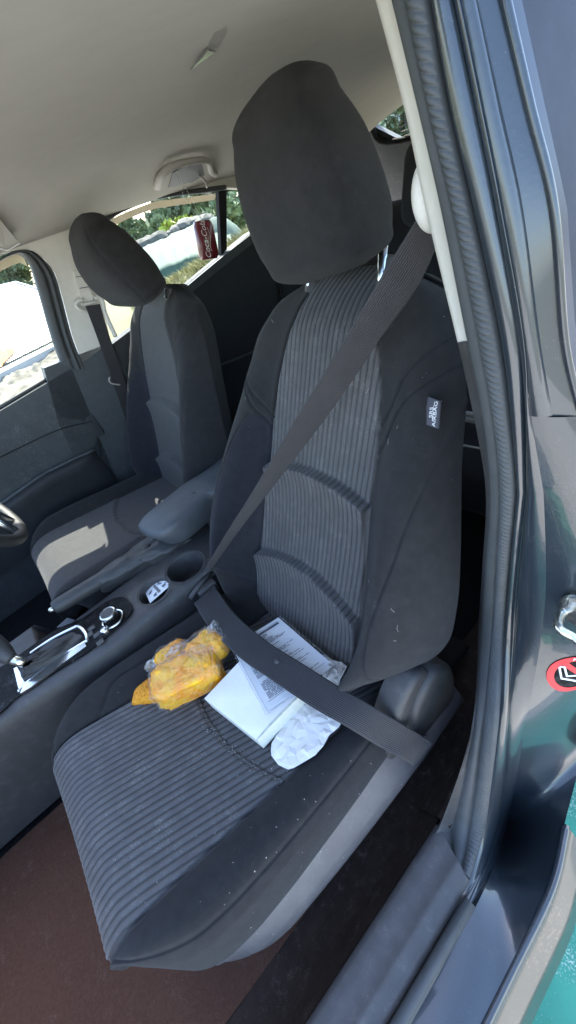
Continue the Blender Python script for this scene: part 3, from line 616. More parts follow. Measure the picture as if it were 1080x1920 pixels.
# ---- driver's side wall
def xw(z): return -.765 + .15 * z
def wp(y, z, off=0.0): return np.array([xw(z) + off, y, z])
def wall_poly(name, yz, m, off, th, parent=car, smooth=False, label=None):
    b = MB(); b.prism([wp(y, z, off) for y, z in yz], (-th, 0, 0)); return b.build(name, m, parent, smooth, label=label)
def pxw(pts): return [HW(*p)[1:] for p in pts]
beige_front = pxw([(24, 470), (58, 469), (84, 487), (103, 513), (116, 556), (135, 629), (154, 679)])
bt = [tuple(p) for p in beige_front]
trimY = [(-.75, 1.005)] + bt[:1] + bt[1:] + [(.205, .705), (.222, .76), (.252, .86), (.290, .94), (.335, .995), (.37, 1.03), (-.75, 1.03)]
wall_poly('pillar_trim', trimY, 'beige', .004, .03)
wall_poly('roof_rail_trim', [(.33, .999), (.40, 1.012), (.533, 1.013), (.66, .999), (.79, .984), (.98, .935), (1.42, .86), (1.42, 1.05), (.33, 1.04)], 'headliner', .006, .03)
# below the beige trim
wall_poly('lower_pillar_trim', [(-.02, .72), (.205, .705), (.21, .40), (.21, .02), (-.15, .02), (-.12, .30), (-.08, .55)], 'doorplastic', .004, .05)
# driver's door
dd = wall_poly('front_door', [(-1.7, -.02), (-.10, -.02), (-.02, .28), (.020, .50), (.052, .686), (-.19, .666), (-1.0, .612), (-1.7, .592)], 'doorplastic', .004, .035)
gl = pxw([(-60, 525), (0, 490), (20, 480), (36, 475), (50, 483), (62, 503), (75, 545), (90, 600), (105, 650), (121, 690)])
og = pxw([(-60, 520), (0, 485), (24, 471), (58, 470), (83, 488), (102, 514), (115, 557), (134, 630), (154, 682), (158, 692)])
gl = [np.array(p) for p in gl]; og = [np.array(p) for p in og]
A_ = resample(catmull(gl, 10), 90); B_ = resample(catmull(og, 10), 90)
A_ = np.vstack([[(-1.0, .985)], A_]); B_ = np.vstack([[(-1.0, 1.0)], B_])
prof = [(0, -.035), (.0, -.004), (.18, .004), (.36, .006), (.46, .004), (.50, -.004), (.56, -.004), (.60, .010), (.70, .013), (.78, .009), (.82, .0), (.88, .004), (.95, .008), (1.0, .003)]
P = np.stack([np.stack([wp(*(A_[i] * (1 - t) + B_[i] * t), o) for i in range(len(A_))]) for t, o in prof], 1)
gridobj('window_frame', P, 'rubber', dd)
glp = [wp(y, z, -.022) for y, z in [(-1.0, .60)] + [tuple(p) for p in A_] + [(.045, .66)]]
obj('window_glass', glp, [tuple(range(len(glp)))], 'glass', dd, smooth=False)
b = MB(); b.tube([wp(-1.0, .618, -.018), wp(-.19, .672, -.018), wp(.05, .692, -.018)], .006, 8); b.build('window_seal', 'rubber', dd)
# armrest ledge and door pull shadow gap
ar = [HX(x * 500 / 1080, 380 + y * 620 / 1339, -.63) for x, y in ((20, 1260), (200, 1130), (330, 1065), (400, 1030))]
ys = np.linspace(-1.0, -.03, 40); zz = np.interp(ys, [-1.0, ar[0][1], ar[1][1], ar[2][1], ar[3][1]], [ar[0][2] - .01, ar[0][2], ar[1][2], ar[2][2], ar[3][2] - .004])
sec = [(0, .010), (.022, .012), (.038, .006), (.042, -.006), (.036, -.03), (.020, -.09), (.006, -.17), (0, -.2)]
fade = np.clip((-.03 - ys) / .06, 0, 1) ** .5
gridobj('armrest', np.stack([[(xw(zz[i]) + .004 + o * fade[i], ys[i], zz[i] + h) for o, h in sec] for i in range(len(ys))]), 'doordark', dd)
b = MB(); b.tube([(xw(z) + .018, y, z + .014) for y, z in zip(ys, zz)], .006, 8); b.build('armrest_edge', 'doorplastic', dd)
sl = [HW(*p, .0065) for p in ((-20, 868), (40, 838), (110, 806), (172, 790))]
b = MB(); b.tube(catmull(sl, 8), .0016, 6); sl2 = [HW(*p, .0065) for p in ((172, 790), (183, 822), (190, 856))]; b.tube(catmull(sl2, 6), .0016, 6); b.build('panel_seam', 'groove', dd)
pz = HW(178, 795, .006); b = MB(); b.box(pz + np.array([0, -.004, 0]), (.006, .03, .09), bev=.002); b.build('door_insert', 'doordark', dd)
# driver's rear door
rd = wall_poly('rear_door', [(.205, .02), (1.15, .02), (1.15, .86), (.86, .835), (.723, .806), (.514, .76), (.36, .728), (.205, .700)], 'doordark', .016, .05)
wall_poly('window_ledge', [(.36, .728), (.514, .760), (.723, .806), (.95, .85), (.95, .822), (.723, .778), (.514, .735), (.36, .705)], 'doorplastic', .024, .03, rd)
wall_poly('window_divider', [(.778, .985), (.812, .982), (.752, .815), (.722, .806)], 'groove', -.004, .02, rd)
wall_poly('quarter_pillar', [(.99, .95), (1.42, .86), (1.42, .70), (.93, .84), (.90, .86)], 'groove', -.004, .02, rd)
wg = [wp(y, z, -.015) for y, z in [(.205, .70), (.514, .755), (.95, .85), (1.0, .95), (.80, .99), (.60, 1.012), (.40, 1.02), (.25, .95)]]
obj('window_glass', wg, [tuple(range(len(wg)))], 'glass', rd, smooth=False)
sealp = [wp(*p, .006) for p in ((.30, .975), (.345, .998), (.40, 1.011), (.47, 1.0155), (.533, 1.015), (.60, 1.008), (.70, .994), (.80, .981))]
b = MB(); b.tube(catmull(sealp, 8), .0075, 8); b.build('window_seal', 'rubber', rd)
vis = catmull([(.26, .93), (.345, .988), (.40, 1.002), (.533, 1.007), (.60, 1.0), (.70, .986), (.79, .974)], 8); vin = catmull([(.29, .93), (.36, .972), (.41, .986), (.533, .991), (.60, .984), (.70, .971), (.78, .960)], 8)
gridobj('rain_visor', np.stack([[wp(*p, -.035) for p in vis], [wp(*p, -.050) for p in vin]]), 'visor', rd)
fv = np.array(gl)[:5]; 
gridobj('rain_visor', np.stack([[wp(y, z + .004, -.035) for y, z in [(-1, .985)] + [tuple(p) for p in fv]], [wp(y, z - .018, -.05) for y, z in [(-1, .985)] + [tuple(p) for p in fv]]]), 'visor', dd)
ra = [HX(400, 690, -.64), HX(455, 668, -.64), HX(520, 640, -.64)]
b = MB(); b.tube(catmull(ra, 6), .005, 8); b.build('door_trim_line', 'doorplastic', rd)
# tail: hatch, rear window, side pillars
YG = 1.42
glr = [HY(*p, YG) for p in ((683, 234), (700, 208), (728, 180), (760, 166))]
rw = [tuple(p[[0, 2]]) for p in glr]
poly = rw + [(-.15, 1.075), (.2, 1.075), (.40, 1.06), (.50, 1.01), (.40, .93), (HY(735, 270, YG)[0], HY(735, 270, YG)[2])]
wv = [(x, YG + (1.07 - z) * .45, z) for x, z in poly]
rwin = obj('rear_window', wv, [tuple(range(len(wv)))], 'rearglass', car, smooth=False)
b = MB()
for k in range(9):
    z = 1.055 - k * .014; b.tube([(-.46 + .01 * k, YG + (1.07 - z) * .45 - .003, z), (.45, YG + (1.07 - z) * .45 - .003, z)], .0009, 5)
b.build('defroster_wires', 'wire', rwin)
fr = catmull([(x, YG + (1.07 - z) * .45 - .004, z) for x, z in poly] + [(poly[0][0], YG + (1.07 - poly[0][1]) * .45 - .004, poly[0][1])], 6)
b = MB(); b.tube(fr, .010, 8); b.build('window_seal', 'groove', rwin)
hz = [(-.66, .0), (.66, .0), (.66, .93), (.40, .925), (HY(735, 270, YG)[0], HY(735, 270, YG)[2] - .004), (glr[0][0] - .006, glr[0][2]), (-.52, 1.05), (-.66, 1.05)]
b = MB(); b.prism([(x, YG + (1.07 - z) * .45 + .004, z) for x, z in hz], (0, .03, 0)); b.build('tailgate', 'doorplastic', car, smooth=False)
for s in (-1, 1):
    b = MB(); b.prism([(s * .66, .86 if s < 0 else 1.1, .0), (s * .66, 1.45, .0), (s * .62, 1.45, .86), (s * .62, .95 if s < 0 else 1.1, .83)], (-s * .02, 0, 0)); b.build('cargo_side_trim', 'doordark', car, smooth=False)
b = MB(); b.prism([(.60, 1.1, .80), (.60, 1.46, .80), (.56, 1.46, 1.04), (.59, 1.1, 1.02)], (.03, 0, 0)); b.build('quarter_trim', 'greytrim', car, smooth=False)

# ---- fittings on the headliner
def roofhit(px, py):
    d = CR.T @ np.array([(px - 540) / FPX, (py - 960) / FPX, 1.0]); t = .1
    for _ in range(400):
        p = CC + d * t
        if p[2] >= roofz(min(max(p[0], -.605), .605), p[1]): return p
        t += .005
    return p
gh = [roofhit(x / 2, y / 2) for x, y in ((583, 700), (592, 640), (640, 604), (720, 586), (765, 590), (778, 625), (800, 655))]
gb = catmull([p + np.array([.012, 0, -.012 if 0 < k < 6 else 0]) for k, p in enumerate(gh)], 8)
b = MB(); b.tube(gb, np.interp(np.linspace(0, 1, len(gb)), [0, .12, .5, .88, 1], [.012, .010, .008, .009, .010]), 12); gho = b.build('grab_handle', 'greytrim', car)
rc = [roofhit(x / 2, y / 2) for x, y in ((630, 702), (645, 645), (690, 622), (755, 612), (765, 655), (720, 680))]
b = MB(); b.prism([p + np.array([.002, 0, -.002]) for p in rc], (0, 0, .004)); b.build('handle_recess', 'plastic', gho, smooth=False)
hk = roofhit(373, 328); b = MB(); b.tube([hk, hk + np.array([.018, 0, -.012]), hk + np.array([.020, .004, -.03]), hk + np.array([.012, .006, -.034])], .0035, 8); b.build('coat_hook', 'greytrim', gho)
# visor corner by the driver's window
vz = [roofhit(*p) for p in ((-60, 385), (-10, 402), (26, 445), (3, 458), (-70, 440))]
b = MB(); b.prism([p + np.array([.02, 0, -.014]) for p in vz], (-.004, 0, .012)); b.build('sun_visor', 'headliner', car, smooth=False)
b = MB(); b.tube([vz[2] + np.array([.022, 0, -.016]), vz[3] + np.array([.022, 0, -.016]), vz[4] + np.array([.022, 0, -.016])], .002, 6); b.build('visor_edge', 'white', car)
# bright clip tucked in the headliner
cp = [roofhit(330 + x * 150 / 1080, 20 + y * 120 / 864) for x, y in ((185, 742), (275, 640), (345, 560), (418, 450), (440, 480), (525, 495), (400, 590), (290, 655))]
b = MB(); b.prism([p + np.array([.002, -.002, -.005]) for p in cp], (0, 0, .002)); b.build('roof_clip', 'chrome', car, smooth=False)
cs = [roofhit(330 + x * 150 / 1080, 20 + y * 120 / 864) for x, y in ((430, 440), (540, 230), (680, 190), (690, 270), (560, 490))]
b = MB(); b.prism([p + np.array([0, 0, -.001]) for p in cs], (0, 0, .002)); b.build('clip_slot', 'greytrim', car, smooth=False)
from mathutils import noise as MN
# ================================================================== SEAT BELTS
def unit(v): v = np.array(v, float); return v / np.linalg.norm(v)
def ribbon(name, Lp, Rp, m, parent, th=.0013, n=160, k=10, sag=None):
    Lp = rs(Lp, n, k); Rp = rs(Rp, n, k); tt = np.linspace(0, 1, 17)
    P = Lp[:, None] * (1 - tt[None, :, None]) + Rp[:, None] * tt[None, :, None]
    du = np.gradient(P, axis=0); dv = np.gradient(P, axis=1); N = np.cross(du, dv); N /= np.linalg.norm(N, axis=2)[..., None] + 1e-12
    a = P + N * th / 2; c = P - N * th / 2
    ring = np.concatenate([a, c[:, ::-1]], 1)
    o = gridobj(name, ring, m, parent, close=True, cap=True); setrib(o, np.tile(np.concatenate([tt, tt[::-1]]) * 16, (n, 1))); return o
def beltmat():
    m = MT['belt']; return m
belt = thing('seat_belt', 'black seat belt fastened empty across the passenger seat', 'seat belt', (.57, .19, .86))
LA, LB = np.array([.566, .185, .872]), np.array([.128, -.098, .315])
edges = [((790, 398), (822, 452)), ((733, 490), (783, 536)), ((669, 597), (716, 630)), ((606, 702), (650, 728)), ((542, 806), (583, 820)), ((475, 921), (501, 926)), ((419, 1009), (436, 1011)), ((388, 1062), (399, 1064))]
Lp, Rp = [], []
for a, c in edges:
    mx = ((a[0] + c[0]) / 2, (a[1] + c[1]) / 2); d = unit(CR.T @ np.array([(mx[0] - 540) / FPX, (mx[1] - 960) / FPX, 1.0]))
    ab = unit(LB - LA); w0 = CC - LA; t = ((d @ w0) - (ab @ w0) * (d @ ab)) / ((ab @ d) ** 2 - 1); tc_ = (ab @ (w0 + d * t)); cen = LA + ab * tc_
    fw = CR[2]; pl = hit(*a, fw, fw @ cen); pr_ = hit(*c, fw, fw @ cen); w = np.linalg.norm(pr_ - pl); dep = math.sqrt(max(0, .047 ** 2 - w * w)) / 2
    ra_ = unit(pl - CC); rb_ = unit(pr_ - CC); Lp.append(pl - ra_ * dep); Rp.append(pr_ + rb_ * dep)
sh_b = ribbon('shoulder_webbing', Lp, Rp, 'belt', belt)
lap = [((402, 1098), (364, 1132), 'Z', .305), ((440, 1150), (392, 1176), 'Z', .318), ((500, 1202), (448, 1232), 'Z', .332), ((560, 1240), (505, 1272), 'Z', .337), ((640, 1290), (588, 1328), 'Z', .330), ((700, 1325), (652, 1364), 'Z', .314), ((755, 1358), (708, 1398), 'Z', .280), ((800, 1385), (760, 1426), 'X', .658), ((812, 1392), (775, 1438), 'X', .655)]
HH = {'X': HX, 'Y': HY, 'Z': HZ}
lapb = ribbon('lap_webbing', [HH[k](*a, v) for a, c, k, v in lap], [HH[k](*c, v) for a, c, k, v in lap], 'belt', belt)
sp = HZ(520, 1241, .336); b = MB(); b.lathe(sp + np.array([0, 0, .001]), CC - sp, [(0, .0035), (.004, .003), (.0055, 0), (.0055, -.001)], 16); b.build('belt_button', 'plastic', belt)
ta, tb = HZ(356, 1122, .31), HZ(396, 1072, .315)
b = MB(); b.tube([ta, (ta + tb) / 2 + np.array([0, 0, .003]), tb], [.006, .0065, .006], 12); b.box((ta + tb) / 2 + np.array([.01, .006, -.015]), (.02, .05, .03), bev=.005)
b.build('latch_tongue', 'plastic', belt)
b = MB(); b.box((.128, -.055, .245), (.030, .055, .11), R=np.array(Matrix.Rotation(-.25, 3, 'X')), bev=.006); b.build('buckle', 'groove', belt)
dp = HY(810, 366, .165)
bm = bmesh.new(); bmesh.ops.create_uvsphere(bm, u_segments=28, v_segments=18, radius=1)
v = [(dp[0] + q.co.x * .012, dp[1] + q.co.y * .022, dp[2] + q.co.z * .026 - q.co.x * .004) for q in bm.verts]; f = [[q.index for q in t.verts] for t in bm.faces]; bm.free(); obj('belt_guide', v, f, 'beige', belt)

dbelt = thing('seat_belt', "black seat belt hanging from its guide on the driver's pillar", 'seat belt', wp(.17, .84))
dL = [HW(160, 574, .030), HW(182, 632, .026), HW(207, 704, .024), HW(240, 800, .022)]; dR = [HW(187, 570, .030), HW(206, 632, .026), HW(230, 700, .024), HW(262, 790, .022)]
ribbon('hanging_webbing', dL, dR, 'belt', dbelt, n=60)
c2 = lambda x, y: (x * 260 / 1080, 400 + y * 400 / 1662)
cov = [HW(*c2(*p), .016) for p in ((575, 450), (625, 440), (725, 640), (720, 685), (660, 695), (640, 680))]
b = MB(); b.prism(cov, (-.02, 0, 0)); b.build('height_adjuster', 'beige', dbelt, smooth=False)
sl_ = [HW(*c2(*p), .017) for p in ((590, 497), (650, 490))]; b = MB(); b.tube(sl_, .001, 5); b.build('adjuster_seam', 'groove', dbelt); sl_ = [HW(*c2(*p), .017) for p in ((620, 585), (690, 572))]; b = MB(); b.tube(sl_, .001, 5); b.build('adjuster_seam', 'groove', dbelt)
rg = [HW(*c2(*p), .022) for p in ((640, 672), (600, 690), (595, 720), (620, 750), (665, 768))]
b = MB(); b.tube(catmull(rg, 8), .0055, 10); b.tube(catmull([HW(*c2(*p), .024) for p in ((635, 712), (690, 700), (750, 690))], 6), .0035, 8); b.tube(catmull([HW(*c2(*p), .024) for p in ((735, 660), (775, 655), (800, 690), (820, 780), (900, 960))], 8), [.006] * 33 if False else .007, 10); b.build('belt_guide', 'beige', dbelt)
b = MB(); b.tube(catmull([HW(*c2(*p), .028) for p in ((855, 1275), (850, 1300), (870, 1325), (935, 1335))], 6), .0028, 8); b.build('belt_stop', 'greytrim', dbelt)

# ================================================================== CENTRE CONSOLE
con = thing('centre_console', 'charcoal centre console with two cup holders and chrome framed shifter', 'car console', (.0, -.25, 0.02))
ZC = .335
def ceil_r(y): return np.interp(y, [-1.1, -.54, -.32, -.06, .2], [.066, .086, .122, .122, .116])
cup1 = HZ(347, 1062, ZC); r1 = np.linalg.norm(HZ(379, 1040, ZC) - HZ(318, 1085, ZC)) / 2; cup2 = HZ(288, 1108, ZC); r2 = .036
ny = 420; ysc = np.linspace(-1.1, .30, ny); tx = np.linspace(0, 1, 150)
TOP = np.zeros((ny, 150, 3))
for i, y in enumerate(ysc):
    xr_ = ceil_r(y); x = -.105 + (xr_ + .105) * tx; e = np.clip((xr_ - x) / .022, 0, 1); z = ZC - .012 * (1 - e) ** 2.2
    z = z - .085 * sstep(-(x + .022), 0, .012) * sstep(y, -.44, -.42) * (1 - sstep(y, -.06, -.03))    # well around the hand brake
    TOP[i] = np.stack([x, np.full_like(x, y), z], 1)
fc = []
for q in grid_faces(ny, 150):
    c = TOP.reshape(-1, 3)[list(q)].mean(0)
    if math.hypot(c[0] - cup1[0], c[1] - cup1[1]) < r1 or math.hypot(c[0] - cup2[0], c[1] - cup2[1]) < r2: continue
    fc.append(q)
obj('console_top', TOP.reshape(-1, 3), fc, 'plastic', con)
sd = []
for y in ysc[::8]:
    xr_ = ceil_r(y); sd.append([(xr_, y, ZC - .012), (xr_ + .0035, y, ZC - .020), (xr_ + .004, y, ZC - .04), (xr_ - .002, y, ZC - .12), (xr_ - .008, y, .02)])
gridobj('console_side', np.array(sd), 'plastic', con)
gridobj('console_side', np.array([[(-.105, y, .26 if -.43 < y < -.04 else ZC), (-.108, y, .2), (-.10, y, .02)] for y in ysc[::8]]), 'plastic', con)
for c, r, dep in ((cup1, r1, .075), (cup2, r2, .05)):
    m_ = MB(); m_.lathe(c, (0, 0, 1), [(0, -dep), (r * .86, -dep), (r * .95, -dep + .01), (r + .0005, -.004), (r + .003, .0012), (r + .0075, .0005)], 64); cpo = m_.build('cup_holder', 'plastic', con)
card = [HZ(*p, .318) for p in ((273, 1112), (283, 1133), (327, 1099), (303, 1083))]
crd = thing('printed_card', 'white card with small dark pictures standing in the front cup holder', 'card', cup2)
card = [p + np.array([0, 0, dz]) for p, dz in zip(card, (0, .004, .010, .006))]
nC = unit(np.cross(card[1] - card[0], card[3] - card[0])); nC *= np.sign(nC[2])
b = MB(); b.prism([p - nC * .0004 for p in card], nC * .0008); b.build('card_sheet', 'white', crd, smooth=False)
def cuv(u, v, l=.0008): return card[0] * (1 - u) * (1 - v) + card[3] * u * (1 - v) + card[2] * u * v + card[1] * (1 - u) * v + nC * l
b = MB()
for (u0, v0) in ((.60, .18), (.66, .58), (.10, .20), (.16, .60)):
    for q in range(5):
        a_, c_ = u0 + random.uniform(0, .17), v0 + random.uniform(0, .2); w_, h_ = random.uniform(.05, .11), random.uniform(.05, .12)
        b.prism([cuv(a_, c_), cuv(a_ + w_, c_ + .02), cuv(a_ + w_, c_ + h_), cuv(a_, c_ + h_)], nC * .0002)
b.build('card_picture', 'ink', crd, smooth=False)
b = MB()
for q in range(9):
    v0 = .12 + q * .085; b.prism([cuv(.43, v0), cuv(.55, v0), cuv(.55, v0 + .045), cuv(.43, v0 + .045)], nC * .0002)
b.build('card_print', 'armrest', crd, smooth=False)
# gloss panel + chrome frame
def zpoly(pts, z): return [HZ(*p, z) for p in pts]
pnl = catmull(zpoly([(-40, 1372), (7, 1334), (38, 1305), (110, 1258), (169, 1221), (215, 1183), (243, 1156), (248, 1138), (232, 1121), (200, 1130), (157, 1160), (107, 1182), (49, 1221), (-40, 1282)], ZC + .0015), 5)
b = MB(); b.prism(pnl, (0, 0, .0035)); b.build('shifter_panel', 'gloss', con, smooth=False)
chr_ = [zpoly(p, ZC + .005) for p in ([(40, 1302), (47, 1285), (108, 1234), (158, 1204), (164, 1213), (120, 1245), (60, 1290)], [(158, 1207), (164, 1203), (166, 1197), (150, 1172), (136, 1178), (150, 1188), (154, 1200)], [(136, 1178), (150, 1172), (148, 1180), (100, 1200), (60, 1226), (57, 1222), (98, 1194)], [(28, 1255), (34, 1252), (50, 1280), (38, 1296)])]
b = MB()
for p in (chr_[0], chr_[3]): b.prism(p, (0, 0, .004))
b.tube(catmull(zpoly([(38, 1299), (44, 1286), (108, 1236), (156, 1206), (164, 1200), (160, 1186), (148, 1175), (137, 1178), (98, 1198), (58, 1225)], ZC + .0055), 8), .0042, 12)
fro = b.build('shifter_frame', 'chrome', con, smooth=False)
# leather gaiter with folds
bt_ = zpoly([(40, 1285), (110, 1240), (152, 1203), (146, 1182), (100, 1200), (56, 1228), (30, 1250)], ZC + .004)
cenb = sum(bt_) / len(bt_); lp = catmull(bt_ + [bt_[0]], 10); tip = HZ(52, 1244, ZC + .045)
rows = []
for k in range(12):
    t = k / 11; rr = 1 - t * .86; cz = cenb * (1 - t ** 1.3) + tip * t ** 1.3
    rows.append([(cz[0] + (p[0] - cenb[0]) * rr + .0016 * math.sin(j * .55 + k * .9), cz[1] + (p[1] - cenb[1]) * rr + .002 * math.sin(j * .8 + k), max(ZC + .003, cz[2] + .004 * math.sin(j * .35 + k * .7) * math.sin(t * 3.1))) for j, p in enumerate(lp)])
gridobj('shifter_boot', np.array(rows), 'leather', con)
k0, k1, k2 = HZ(47, 1243, ZC + .045), HZ(22, 1236, ZC + .062), HZ(-22, 1205, ZC + .095)
b = MB(); b.tube([k0, k0 * .5 + k1 * .5, k1], .0095, 16); b.build('shift_collar', 'steel', con)
b = MB(); b.tube(catmull([k1, k1 * .6 + k2 * .4, k2, k2 + (k2 - k1) * .5], 8), [.0115 + .012 * math.sin(min(1, i / 16) * 1.4) for i in range(25)], 20); b.build('shift_knob', 'leather', con)
kc = HZ(213, 1162, ZC + .004)
b = MB(); b.lathe(kc, (0, 0, 1), [(.0245, 0), (.0255, .004), (.023, .006), (.021, .004)], 40); b.build('dial_ring', 'chrome', con)
b = MB(); b.lathe(kc, (0, 0, 1), [(.0165, .0), (.0165, .019), (.0185, .0195), (.0185, .024), (.0175, .026), (.0145, .0262)], 40); kn = b.build('control_dial', 'chrome', con)
b = MB(); b.lathe(kc, (0, 0, 1), [(0, .0255), (.0148, .0262)], 40); b.build('dial_cap', 'plastic', kn)
vc = HZ(200, 1184, ZC + .004)
b = MB(); b.lathe(vc, (0, 0, 1), [(.0095, 0), (.0095, .010), (.0085, .0115), (0, .0115)], 28); b.build('volume_knob', 'chrome', con)
b = MB()
for p in ((172, 1178), (182, 1190), (168, 1190), (188, 1204)):
    b.box(HZ(*p, ZC + .006), (.012, .016, .004), bev=.0015)
b.build('console_buttons', 'plastic', con)
b = MB(); b.prism(zpoly([(108, 1178), (128, 1160), (142, 1164), (130, 1176)], ZC + .001), (0, 0, .004)); b.build('panel_scrap', 'armrest', con, smooth=False)
# hand brake
h0, h1, h2 = HX(100, 1141, -.052), HX(190, 1087, -.052), HX(285, 1030, -.052)
hb = MB(); hb.tube(catmull([h0, h0 * .7 + h1 * .3, h1, h2], 10), np.interp(np.linspace(0, 1, 31), [0, .03, .2, .6, 1], [.012, .0155, .0175, .0185, .021]), 20); hbo = hb.build('handbrake_grip', 'leather', con)
b = MB(); dd_ = unit(h0 - h1); b.tube([h0 - dd_ * .004, h0 + dd_ * .006, h0 + dd_ * .010], [.006, .006, .004], 14); b.build('release_button', 'steel', hbo)
rows = []; hpts = catmull([h1 + np.array([0, -.01, 0]), h1 * .5 + h2 * .5, h2, HX(345, 988, -.045) + np.array([0, 0, -.014])], 10)
for i, p in enumerate(hpts):
    t = i / (len(hpts) - 1); ring = []
    for j in range(40):
        a = 2 * math.pi * j / 40; w = .021 + .030 * t; top = .019 + .006 * t; bot = .035 + .055 * t
        wr = 1 + (.10 + .26 * t) * MN.noise(Vector((math.cos(a) * 2.2 + 3, math.sin(a) * 2.2 - i * .05, i * .11))) - .10 * abs(MN.noise(Vector((math.cos(a) * 4, i * .22, math.sin(a) * 4))))
        ring.append((p[0] + w * wr * math.cos(a), p[1] + .006 * math.sin(a * 3 + i), p[2] + (top if math.sin(a) > 0 else bot) * math.sin(a) * wr))
    rows.append(ring)
gridobj('handbrake_boot', np.array(rows), 'leather', con, close=True, cap=True)
# armrest lid
al = zpoly([(256, 986), (266, 996), (292, 1002), (325, 988), (372, 950), (400, 928)], .425) ; al += [np.array([.075, .12, .425]), np.array([.08, .30, .425]), np.array([-.10, .30, .425])] + zpoly([(396, 876), (345, 908), (300, 944), (268, 970)], .425)
al = catmull(al + [al[0]], 6)[:-1]; cen_ = sum(al) / len(al)
rows = []
for k, (ins_, z) in enumerate([(.90, .368), (.96, .374), (.99, .392), (1.0, .41), (.99, .42), (.96, .4265), (.90, .430), (.5, .432), (.02, .433)]):
    rows.append([(cen_[0] + (p[0] - cen_[0]) * ins_, cen_[1] + (p[1] - cen_[1]) * (ins_ if z > .42 else min(1, ins_) - (.10 if z < .40 else 0) * (p[1] < cen_[1])), z) for p in al])
gridobj('armrest_lid', np.array(rows), 'armrest', con, close=True)
b = MB(); b.box((-.01, .20, .22), (.15, .35, .30), bev=.01); b.build('console_bin', 'plastic', con)

# ================================================================== STEERING WHEEL (only its lowest edge is in the photo)
WC = np.array([-.37, -.422, .605]); wu = unit((0, -.42, .91)); wn = np.cross((1, 0, 0), wu)
sw = thing('steering_wheel', 'black steering wheel with silver lower spoke at the left edge of the photo', 'steering wheel', WC)
ring = [WC + np.array([1., 0, 0]) * .183 * math.cos(a) + wu * .183 * math.sin(a) for a in np.linspace(0, 2 * math.pi, 97)]
b = MB(); b.tube(ring, .0155, 16, cap=False); b.build('wheel_rim', 'leather', sw)
for s0, s1 in ((0, 0), (math.pi, 0), (-math.pi / 2 - .22, 0), (-math.pi / 2 + .22, 0)):
    e = WC + np.array([1., 0, 0]) * .18 * math.cos(s0) + wu * .18 * math.sin(s0); b = MB(); b.tube([WC + (e - WC) * .3 - wn * .02, WC + (e - WC) * .7 - wn * .006, e], [.014, .012, .010], 12); b.build('wheel_spoke', 'chrome', sw)
b = MB(); b.lathe(WC - wn * .02, -wn if wn[1] < 0 else wn, [(0, .04), (.05, .038), (.07, .02), (.072, -.02)], 32); b.build('wheel_hub', 'plastic', sw)

# ================================================================== THINGS LYING ON THE SEAT
def bvh_of(*names):
    V, F = [], []
    for o in names:
        k = len(V); V += [o.matrix_world @ v.co if o.parent is None else v.co for v in o.data.vertices]; F += [tuple(k + i for i in p.vertices) for p in o.data.polygons]
    return BVHTree.FromPolygons(V, F)
cush = [o for o in seat.children if o.name.startswith('cushion')][0]; brst = [o for o in seat.children if o.name.startswith('backrest')][0]; skr = [o for o in seat.children if o.name.startswith('side_skirt')][0]
CB_ = bvh_of(cush, brst, skr)
def ray_on(bv, px, py, lift=0.0):
    d = Vector(CR.T @ np.array([(px - 540) / FPX, (py - 960) / FPX, 1.0])).normalized(); h = bv.ray_cast(Vector(CC), d)
    if h[0] is None: return None, None
    n = h[1] if h[1].dot(-d) > 0 else -h[1]
    return np.array(h[0] + n * lift), np.array(n)
def topz(x, y, dflt=.26):
    h = CB_.ray_cast(Vector((x, y, .48)), Vector((0, 0, -1))); return h[0].z if h[0] is not None and h[0].z > .1 else dflt
# white block of paper / booklet
bkz0, bkz1 = .268, .304
bt4 = [HZ(*p, bkz1) for p in ((384, 1311), (481, 1388), (568, 1298), (462, 1228))]
book = thing('paper_booklet', 'thick white paper booklet with curling pages on the seat cushion', 'booklet', sum(bt4) / 4)
nb = 26; uu, vv = np.meshgrid(np.linspace(0, 1, nb), np.linspace(0, 1, nb))
def bil(q, u, v): return q[0] * (1 - u) * (1 - v) + q[1] * u * (1 - v) + q[2] * u * v + q[3] * (1 - u) * v
b = MB(); b.prism([p - np.array([0, 0, bkz1 - bkz0]) for p in bt4], (0, 0, bkz1 - bkz0 - .001)); b.build('page_block', 'pages', book, smooth=False)
for k in range(4):
    P = np.array([[bil(bt4, u, v) for u in np.linspace(0, 1 - k * .008, nb)] for v in np.linspace(0, 1, nb)])
    P[..., 2] += .0006 * (4 - k) + (.006 - k * .0012) * np.clip((uu - .72) / .28, 0, 1) ** 2 * np.clip(np.sin(vv * 3.0 + .3 * k), 0, 1) + .0008 * np.sin(uu * 9 + k) * np.sin(vv * 7)
    gridobj('loose_page', P, 'paper', book)
# clear sleeve with printed sheets
fq = [HZ(432, 1213, .310), HZ(500, 1342, .3105), HZ(634, 1250, .306), HZ(522, 1154, .300)]
fol = thing('document_sleeve', 'clear plastic sleeve with a printed form inside, slid under the lap belt', 'document', sum(fq) / 4)
def fuv(u, v, l=0.0):   # u along the text lines, v down the page
    p = bil([fq[0], fq[1], fq[2], fq[3]], v, u); return p + np.array([0, 0, l + .0015 * math.sin(u * 5 + v * 3)])
g_ = lambda l, m0, m1, n0, n1, n=18: np.array([[fuv(u, v, l) for u in np.linspace(m0, m1, n)] for v in np.linspace(n0, n1, n)])
